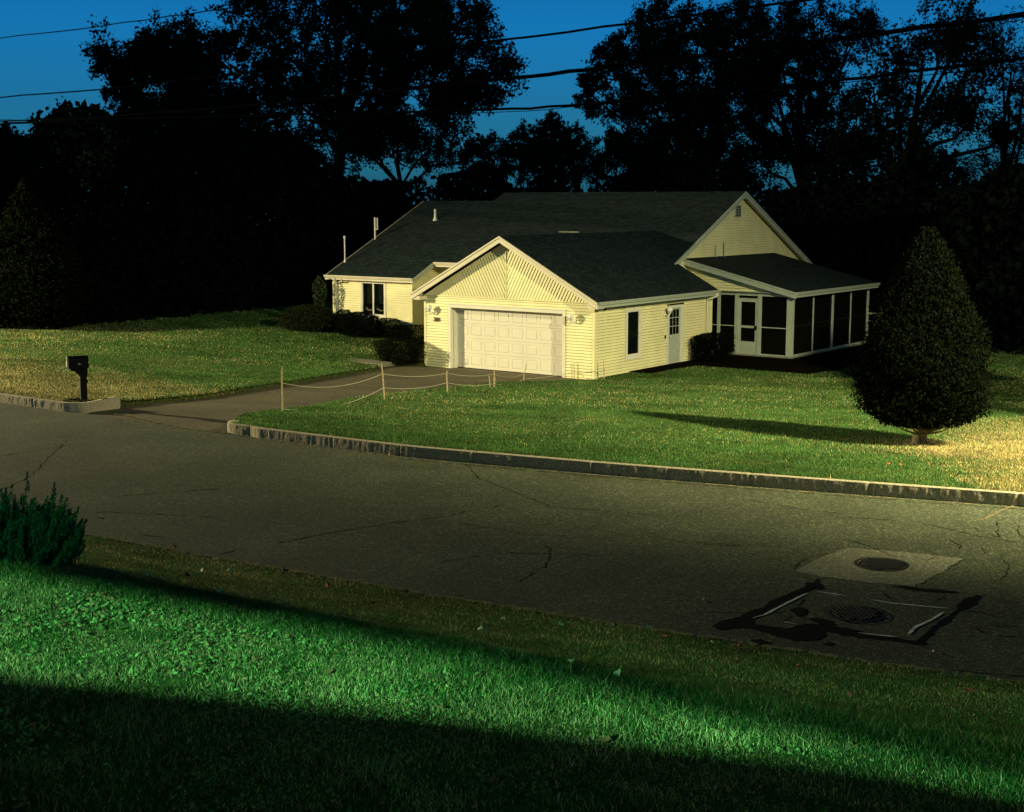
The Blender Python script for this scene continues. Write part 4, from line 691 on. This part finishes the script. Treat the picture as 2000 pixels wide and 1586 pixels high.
# side door
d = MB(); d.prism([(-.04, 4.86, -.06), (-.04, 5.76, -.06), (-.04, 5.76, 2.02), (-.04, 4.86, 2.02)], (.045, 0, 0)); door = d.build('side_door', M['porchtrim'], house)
f = MB(); f.box(-.04, .04, 4.78, 4.86, -.12, 2.12); f.box(-.04, .04, 5.76, 5.94, -.12, 2.12); f.box(-.04, .04, 4.86, 5.76, 2.02, 2.12); f.box(-.04, .09, 4.78, 5.94, -.16, -.06); f.build('door_frame', M['trim'], house)
g = MB()
for i in range(3):
    for j in range(3): y0 = 4.98+i*.225; z0 = 1.06+j*.31; g.box(.004, .009, y0, y0+.195, z0, z0+.285)
g.build('pane', M['glass'], door); g = MB()
for y0 in (4.98, 5.34):
    for z0, z1 in ((.12, .48), (.54, .92)): g.box(.004, .012, y0, y0+.28, z0, z1)
g.build('door_panel', M['porchtrim'], door); g = MB(); g.ball((.07, 4.93, .98), .03); g.tube([(0, 4.93, .98), (.06, 4.93, .98)], .012); g.build('handle', M['metal'], door, True)
# wall lamps: unlit globes on arms
def wall_lamp(org, N, S):
    o = Vector(org); N = Vector(N); Z = Vector((0, 0, 1)); mb = MB(); U = N.cross(Z); mb.prism([tuple(o+U*a+Z*b+N*.01) for a, b in ((-.07, -.11), (.07, -.11), (.07, .11), (-.07, .11))], tuple(N*.03))
    mb.tube([tuple(o+N*.03-Z*.02), tuple(o+N*.12-Z*.07), tuple(o+N*.20-Z*.06), tuple(o+N*.22-Z*.0)], .02, 7); mb.tube([tuple(o+N*.22-Z*.01), tuple(o+N*.22+Z*.02), tuple(o+N*.22+Z*.05)], [.03, .055, .075], 10)
    l = mb.build('wall_lamp', M['trim'], house); b = MB(); b.ball(tuple(o+N*.22+Z*.15), .105); b.build('globe', M['white'], l, True)
wall_lamp((-7.0, -.01, 1.9), (0, -1, 0), 1); wall_lamp((-.80, -.01, 1.88), (0, -1, 0), 1); wall_lamp((.01, 4.58, 1.86), (1, 0, 0), 1)
mb = MB(); mb.box(.018, .05, 4.6, 4.66, .95, 1.06); mb.build('doorbell', M['black'], house); mb = MB(); mb.box(.015, .07, .52, .62, 2.22, 2.32); mb.build('vent_cap', M['black'], house)
def text(s, size, m, loc, rot, parent, name, depth=.006):
    c = bpy.data.curves.new(name, 'FONT'); c.body = s; c.size = size; c.extrude = depth; c.align_x = 'CENTER'; c.align_y = 'CENTER'; o = bpy.data.objects.new(name, c); C.objects.link(o)
    dg = bpy.context.evaluated_depsgraph_get(); me = bpy.data.meshes.new_from_object(o.evaluated_get(dg)); C.objects.unlink(o); bpy.data.objects.remove(o); me.materials.clear(); me.materials.append(m)
    n = link(bpy.data.objects.new(name, me), parent); n.location = loc; n.rotation_euler = rot; return n
text('280', .21, M['brown'], (-6.82, -.03, 1.60), (math.pi/2, 0, 0), house, 'house_number', .012)
# gable vent, pipes
mb = MB(); mb.box(-1.69, -1.64, 13.02, 13.52, 5.22, 5.72); mb.build('gable_vent', M['porchtrim'], house); v = house.children[-1]
mb = MB()
for k in range(7): mb.box(-1.64, -1.625, 13.06, 13.48, 5.26+k*.065, 5.295+k*.065)
mb.build('louvre', M['screen'], v)
def pipe(name, x, y, h, r, m='pvc', cap=True):
    z = main_z(y); mb = MB(); mb.tube([(x, y, z-.1), (x, y, z+h)], r, 10); mb.tube([(x, y, z-.03), (x, y, z+.10)], [r*2.2, r*1.2], 10)
    if cap: mb.tube([(x, y, z+h-.02), (x, y, z+h+.1)], [r*1.6, r*1.7], 10)
    return mb.build(name, M[m], house)
pipe('vent_pipe', -15.84, 10.78, .5, .055, cap=False); p3 = pipe('vent_pipe', -17.95, 6.97, 1.05, .028, cap=True)
z = main_z(9.0); mb = MB(); mb.tube([(-17.95, 9.0, z-.1), (-17.95, 9.0, z+.98)], .04, 8); mb.tube([(-17.80, 9.0, z+.42), (-17.80, 9.0, z+.96)], .03, 8); mb.box(-17.98, -17.77, 8.98, 9.02, z+.42, z+.45); mb.build('flue_pipe', M['pvc'], house)
mb = MB(); mb.box(-8.29, -7.27, 9.84, 9.90, main_z(9.87)-.01, main_z(9.87)+.035); mb.build('roof_vent', M['patch'], house)
for y_, h_, w_ in ((11.35, 4.12, .02), (12.05, 4.22, .028)): mb = MB(); mb.tube([(-1.6, y_, 3.45), (-1.6, y_, h_)], w_, 6); mb.build('vent_pipe', M['porchtrim'], house)
# screened porch
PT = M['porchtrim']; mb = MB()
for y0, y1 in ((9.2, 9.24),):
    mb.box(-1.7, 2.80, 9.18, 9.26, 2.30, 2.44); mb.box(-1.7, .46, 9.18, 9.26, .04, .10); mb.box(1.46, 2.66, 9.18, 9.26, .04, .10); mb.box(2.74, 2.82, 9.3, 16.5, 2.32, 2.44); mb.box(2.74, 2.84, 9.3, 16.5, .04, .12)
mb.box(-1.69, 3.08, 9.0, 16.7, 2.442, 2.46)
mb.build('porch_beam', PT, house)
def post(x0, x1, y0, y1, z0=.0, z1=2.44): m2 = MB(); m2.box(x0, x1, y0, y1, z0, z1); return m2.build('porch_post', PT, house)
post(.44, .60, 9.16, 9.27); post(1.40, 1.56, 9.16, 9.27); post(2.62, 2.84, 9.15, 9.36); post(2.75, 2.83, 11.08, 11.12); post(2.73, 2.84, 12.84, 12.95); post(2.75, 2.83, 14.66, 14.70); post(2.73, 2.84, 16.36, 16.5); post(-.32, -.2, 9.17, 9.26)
mb = MB()
for a, b in ((-1.7, .44), (1.56, 2.62)): mb.box(a, b, 9.205, 9.215, 1.10, 1.13)
mb.box(2.775, 2.785, 9.36, 16.36, 1.18, 1.21); mb.build('screen_rail', M['metal'], house)
ms = bpy.data.materials.new('screen_mesh'); ms.use_nodes = True; nt = ms.node_tree; b_ = nt.nodes['Principled BSDF']; b_.inputs['Base Color'].default_value = (.0045, .005, .0035, 1); b_.inputs['Specular IOR Level'].default_value = 0; b_.inputs['Roughness'].default_value = .9; tr_ = nt.nodes.new('ShaderNodeBsdfTransparent'); mxs = nt.nodes.new('ShaderNodeMixShader'); mxs.inputs[0].default_value = .85; nt.links.new(tr_.outputs[0], mxs.inputs[1]); nt.links.new(b_.outputs[0], mxs.inputs[2]); nt.links.new(mxs.outputs[0], nt.nodes['Material Output'].inputs[0])
def screen(pts): m2 = MB(); m2.poly(pts); return m2.build('screen', ms, house)
screen([(-1.7, 9.22, .08), (.46, 9.22, .08), (.46, 9.22, 2.32), (-1.7, 9.22, 2.32)]); screen([(1.5, 9.22, .08), (2.66, 9.22, .08), (2.66, 9.22, 2.32), (1.5, 9.22, 2.32)])
for a, b in ((9.3, 11.1), (11.1, 12.9), (12.9, 14.68), (14.68, 16.4)): screen([(2.79, a, .08), (2.79, b, .08), (2.79, b, 2.34), (2.79, a, 2.34)])
mb = MB(); mb.poly([(-1.6, 16.45, 0), (2.8, 16.45, 0), (2.8, 16.45, 2.44), (-1.6, 16.45, 2.44)]); mb.box(-1.78, -1.72, 9.2, 16.4, 0, 2.44); mb.build('porch_back_wall', M['screen'], house)
sd = MB(); 
for bx_ in ((.60, .70, .05, 2.15), (1.30, 1.40, .05, 2.15)): sd.box(bx_[0], bx_[1], 9.19, 9.235, bx_[2], bx_[3])
for z0, z1 in ((2.06, 2.15), (1.06, 1.15), (.05, .54)): sd.box(.70, 1.30, 9.19, 9.235, z0, z1)
sdo = sd.build('screen_door', PT, house); m2 = MB(); m2.box(.76, 1.24, 9.183, 9.192, .12, .47); m2.build('kick_panel', PT, sdo); m2 = MB(); m2.poly([(.7, 9.215, .5), (1.3, 9.215, .5), (1.3, 9.215, 2.1), (.7, 9.215, 2.1)]); m2.build('screen', ms, sdo); m2 = MB(); m2.box(1.31, 1.37, 9.13, 9.19, 1.0, 1.16); m2.build('handle', M['black'], sdo)
mb = MB(); mb.box(.60, 1.40, 9.18, 9.25, 2.15, 2.20); mb.build('transom', PT, house); mb = MB(); mb.box(.62, 1.38, 9.17, 9.178, 2.205, 2.285); mb.build('transom_light', M['screen'], house)
mb = MB()
for z_ in (1.22, .92): mb.box(2.84, 3.35, 16.42, 16.46, z_, z_+.06)
mb.box(3.32, 3.40, 16.4, 16.48, .0, 1.38); mb.build('step_railing', PT, house)
# entrance slab by the garage
mb = MB(); mb.box(-9.6, -8.3, -1.9, -1.0, -.1, .02)
p_ = H2W(-9.2, -1.3); slab = empty('paving_slab', (p_[0], p_[1], gz(p_)+.0), RZ, 'flat pale concrete slab beside the clipped hedge at the driveway edge', 'paving slab'); bpy.data.objects.remove(slab)
mb = MB(); mb.box(-1.4, 1.1, -.45, .45, -.1, .04); s_ = mb.build('paving_slab', M['concrete'], bevel=.01); s_.location = (p_[0], p_[1], gz(p_)); s_.rotation_euler = (0, 0, RZ); tag(s_, 'flat pale concrete slab beside the clipped hedge at the driveway edge', 'paving slab')

# ================= small things =================
# mailbox: plastic post with bracket, arched box, paper slot, number
mz = gz((-9.37, 30.2)); mbx = empty('mailbox', (-9.37, 30.2, mz), math.radians(-64), 'black post-mounted mailbox at the kerb by the driveway mouth', 'mailbox')
# local -y points along the box towards the road, x across
mb = MB(); mb.box(-.07, .07, -.06, .08, -.1, .66); mb.box(-.055, .055, .03, .11, .40, .46); p0 = mb.build('post', M['black'], mbx, bevel=.008)
mb = MB(); mb.prism([(-.06, -.06, .55), (-.06, -.16, .66), (-.06, -.25, .68), (-.06, -.25, .73), (-.06, .11, .73), (-.06, .11, .60), (-.06, .08, .50)], (.12, 0, 0)); mb.build('bracket', M['black'], mbx, bevel=.005)
mb = MB(); pr = [(-.11, .73), (.11, .73), (.115, .92)]+[(.115*math.cos(t), .92+.075*math.sin(t)) for t in np.linspace(.3, math.pi-.3, 9)]+[(-.115, .92)]; mb.prism([(a, -.28, b) for a, b in pr], (0, .41, 0)); bb = mb.build('box', M['black'], mbx)
mb = MB(); mb.prism([(a*1.06, -.30, .73+(b-.73)*1.03) for a, b in pr], (0, .025, 0)); dd = mb.build('door', M['black'], mbx); mb = MB(); mb.tube([(0, -.30, .93), (0, -.33, .94), (0, -.34, .90)], .01, 6); mb.build('handle', M['black'], dd)
mb = MB(); mb.box(-.07, .03, -.316, -.302, .76, .97); mb.build('door_plate', M['trim'], dd); mb = MB(); mb.box(.117, .125, -.06, .08, .83, .85); mb.build('flag', M['black'], mbx)
text('280', .05, M['white'], (.1175, -.06, .83), (math.pi/2, 0, math.pi/2), mbx, 'number', .001)
mb = MB(); r_ = random.Random(8)
for k in range(36):
    a = r_.random()*6.28; q = r_.random()*.5; mb.ball((q*math.cos(a)*1.3, q*math.sin(a)*.8, .0), r_.uniform(.03, .08), .5, 6, 4)
o = mb.build('mulch', M['soil']); o.location = (-9.25, 30.05, mz+.01); o.rotation_euler = (0, 0, -.5); tag(o, 'dark mulch bed round the mailbox foot', kind='stuff')
# stakes and ropes beside the driveway
labs = ['leftmost wooden stake, tallest, at the driveway mouth', 'second wooden stake from the left, leaning left, holding both ropes', 'third wooden stake from the left on the lawn edge', 'stake on the lawn edge below the middle of the garage door', 'leaning stake before the right part of the garage door', 'thin stake before the right garage front corner post', 'stake with a knot in front of the garage side wall', 'shortest thin twig stake next to the stake below the garage door', 'dark stub of a stake under the side window']
tops = []
for i, (x, y, z, tx, tz) in enumerate(STAKE):
    mb = MB(); w = .023 if i < 4 else .018; jx = random.Random(i).uniform(-.01, .01); h = tz-z; L2 = tx-x
    pts = [(0, 0, -.15), (L2*.3+jx, 0, h*.3), (L2*.7-jx, 0, h*.7), (L2, 0, h)]; mb.tube(pts, [w, w, w*.9, w*.8], 5)
    if i in (3, 6): mb.tube([(L2*.4, 0, h*.42), (L2*.5, 0, h*.5), (L2*.6, 0, h*.58)], [w*1.4, w*1.9, w*1.3], 6)
    o = mb.build('stake', M['wood'] if i != 8 else M['bark']); o.location = (x, y, z); tag(o, labs[i], 'stake', 'stakes along the driveway edge'); tops.append((x, y, z, L2, h))
def rope(idx, fr, label):
    mb = MB(); pts = []
    for (i, f0), (j, f1) in zip(list(zip(idx, fr))[:-1], list(zip(idx, fr))[1:]):
        a = Vector((tops[i][0]+tops[i][3]*f0, tops[i][1]-.03, tops[i][2]+tops[i][4]*f0)); b = Vector((tops[j][0]+tops[j][3]*f1, tops[j][1]-.03, tops[j][2]+tops[j][4]*f1))
        for k in range(14 if (i, f0) != 0 else 14): t = k/14; p = a.lerp(b, t); p.z -= .20*4*t*(1-t)*min(1, (a-b).length/5)*(1.0 if i == 0 else .55); pts.append(tuple(p))
    pts.append(tuple(b)); mb.tube(pts, .008, 5); return tag(mb.build('rope', M['rope'], smooth=True), label, 'rope')
rope([0, 1, 2, 3, 4], [.64, .72, .9, .8, .45], 'upper sagging rope strung between the wooden stakes')
rope([0, 1, 2, 3, 4, 5, 6], [.06, .34, .46, .25, .15, .45, .5], 'lower rope strung between the wooden stakes')
# cables
cl = ['topmost thin overhead cable, crossing the sky at the upper left', 'second overhead cable from the top, leaving over the feathery tree', 'thickest overhead cable, running out at the upper right edge', 'lower overhead cable ending at the right edge above the yew', 'thinnest overhead wire just under the lower cable']
for l, w, lb in zip(CABLE, (.013, .018, .030, .020, .006), cl):
    mb = MB(); P = [Vector(p) for p in l]; a = P[0]+(P[0]-P[1])*2.5; b = P[-1]+(P[-1]-P[-2])*2.0; pts = [a]
    for k in range(len(P)-1):
        for q in range(4): pts.append(P[k].lerp(P[k+1], q/4)+Vector((0, 0, .01*math.sin(k*5+q*2.3))))
    pts += [P[-1], b]; mb.tube([tuple(p) for p in pts], w, 6); tag(mb.build('overhead_cable', M['cable'], smooth=True), lb, 'cable', 'overhead cables')
# dry stalks standing by the road edge
for i, (x, y, h, dx, lb) in enumerate([(1.559, 14.059, .42, .03, 'taller dry grass stalk at the road edge left of the tar marks'), (1.95, 13.74, .27, .02, 'shorter dry stalk at the road edge beside the tar marks')]):
    mb = MB(); mb.tube([(0, 0, -.02), (dx*.4, 0, h*.5), (dx, 0, h)], [.0035, .003, .001], 4); mb.tube([(.03, 0, -.02), (.045+dx*.3, 0, h*.35), (.04+dx*.6, .01, h*.6)], [.003, .002, .001], 4); o = mb.build('dry_stalk', M['straw']); o.location = (x, y, 0); tag(o, lb, 'dry stalk')
# fallen leaves
def leaf_mesh(seed, red):
    rr = random.Random(seed); n = 11; s = .045; pts = []
    for k in range(n):
        a = 2*math.pi*k/n; q = s*(1.0 if k % 2 == 0 else .62)*(1+rr.uniform(-.15, .15)); pts.append((q*math.cos(a), q*math.sin(a)*.75, .012*math.cos(2*a)+rr.uniform(-.004, .004)))
    mb = MB(); mb.v = [(0, 0, .004)]+pts; mb.f = [(0, k+1, (k+1) % n+1) for k in range(n)]; mb.v += [(s*.9, 0, .004), (s*1.9, .004, .012), (s*1.9, -.002, .012)]; mb.f.append((n+1, n+3, n+2)); return mb
LC = {'cream': mat('cream_leaf', (.72, .64, .34), .7), 'brown': mat('brown_leaf', (.17, .08, .035), .8), 'red': mat('red_leaf', (.34, .07, .03), .7)}
protos = {}
for kk, (c_, m3) in enumerate(LC.items()):
    for v_ in range(2):
        me = bpy.data.meshes.new('fallen_leaf'); b3 = leaf_mesh(kk*5+v_, 0); me.from_pydata(b3.v, [], b3.f); me.materials.append(m3); protos[(c_, v_)] = me
rl_ = random.Random(77); seen = set(); li = 0
def put_leaf(x, y, kind, label, grp, s=1):
    o = bpy.data.objects.new('fallen_leaf', protos[(kind, rl_.randrange(2))]); link(o); o.location = (x, y, float(surf_z(np.array(x), np.array(y)))+(.045 if nb(x, y) > 0 or fd(x, y) > .1 else .02)); o.rotation_euler = (rl_.uniform(-.35, .35), rl_.uniform(-.35, .35), rl_.uniform(0, 6.28)); o.scale = [s*rl_.uniform(.75, 1.15)]*3
    tag(o, label, 'leaf', grp)
for p in LEAF:
    if p in seen or p is None: continue
    seen.add(p); x, y = p; kd = 'cream' if li < 19 else ('brown' if li % 2 else 'red'); li += 1; sn_ = float(nb(x, y))
    if float(fd(x, y)) > 0: put_leaf(x, y, 'red', 'small red leaf lying on the right-hand lawn near the kerb' if x > 0 else 'small red leaf lying on the lawn at the kerb end', 'red leaves on the lawn', .9)
    elif sn_ < 0: put_leaf(x, y, 'cream', 'pale fallen leaf lying on the bare asphalt', 'leaves on the asphalt', .8)
    elif sn_ < 5: put_leaf(x, y, kd, '%s fallen leaf lying on the dark grass verge' % {'cream': 'cream-coloured', 'brown': 'brown', 'red': 'reddish'}[kd], '%s leaves on the verge' % kd, 1.2)
    else: put_leaf(x, y, 'brown', 'brown curled leaf caught in the near bank grass', 'leaves on the near bank', 1.0)
# unseen slotted wall added to shape the yard lamp's beam into a band
gw = MB(); A_, B_ = Vector((-14, 6.9, 0)), Vector((11, -7.1, 0))
wd = Vector((.948, -.318, 0)); wn = Vector((.318, .948, 0)); wc = Vector((-4.1, .15, 0)); hw = empty('beam_mask_wall', (wc.x, wc.y, 1.2), 0, 'added board wall behind the viewpoint, its narrow slot shaping the yard lamp beam', 'light blocker'); W_ = lambda u, z, n=0: tuple(wd*u+wn*n+Vector((0, 0, z-1.2)))
def wslab(name, pts, m=None):
    mb = MB(); P = [Vector((u, z, 0)) for u, z in pts]
    for t in tessellate_polygon([P]): mb.prism([W_(*pts[i]) for i in t], tuple(wn*-.05))
    return mb.build(name, m or M['siding'], hw)
wslab('wall', [(-9, 1.2), (15, 1.2), (15, 4.1), (-9, 4.1)])
wslab('upper_mask', [(-9, 5.49), (-2.4, 4.958), (-2.4, 5.30), (-.9, 5.20), (-.9, 4.838), (.2, 4.757), (.2, 4.925), (.5, 4.91), (1.7, 4.843), (2.7, 4.796), (4.2, 4.72), (4.2, 4.489), (15, 4.489), (15, 8.8), (-9, 8.8)])
def beam_filter(k, f, pts):  # added see-through panel that thins the yard lamp's beam
    m = bpy.data.materials.new('beam_filter'); m.use_nodes = True; nt = m.node_tree; b = nt.nodes['Principled BSDF']; b.inputs['Base Color'].default_value = (.02, .02, .02, 1); t = nt.nodes.new('ShaderNodeBsdfTransparent'); x = nt.nodes.new('ShaderNodeMixShader'); x.inputs[0].default_value = 1-f; nt.links.new(t.outputs[0], x.inputs[1]); nt.links.new(b.outputs[0], x.inputs[2]); nt.links.new(x.outputs[0], nt.nodes['Material Output'].inputs[0])
    mb = MB(); mb.poly([W_(u, z, -.02) for u, z in pts]); mb.build('screen', m, hw)
beam_filter(9, .022, [(-9, 4.101), (15, 4.101), (15, 4.487), (3.0, 4.487), (2.6, 4.505), (1.2, 4.503), (.5, 4.487), (-.28, 4.465), (-9, 4.44)])
beam_filter(0, .05, [(-2.4, 4.958), (-.9, 4.838), (-.9, 5.2), (-2.4, 5.3)])
beam_filter(1, .05, [(.2, 4.757), (.6, 4.727), (.6, 4.905), (.2, 4.925)])
beam_filter(2, .10, [(.6, 4.727), (1.1, 4.685), (1.1, 4.876), (.6, 4.905)])
beam_filter(3, .15, [(1.1, 4.685), (1.7, 4.625), (1.7, 4.843), (1.1, 4.876)])
beam_filter(4, .20, [(1.7, 4.625), (2.04, 4.59), (2.97, 4.517), (4.2, 4.51), (4.2, 4.72), (2.7, 4.796), (1.7, 4.843)])
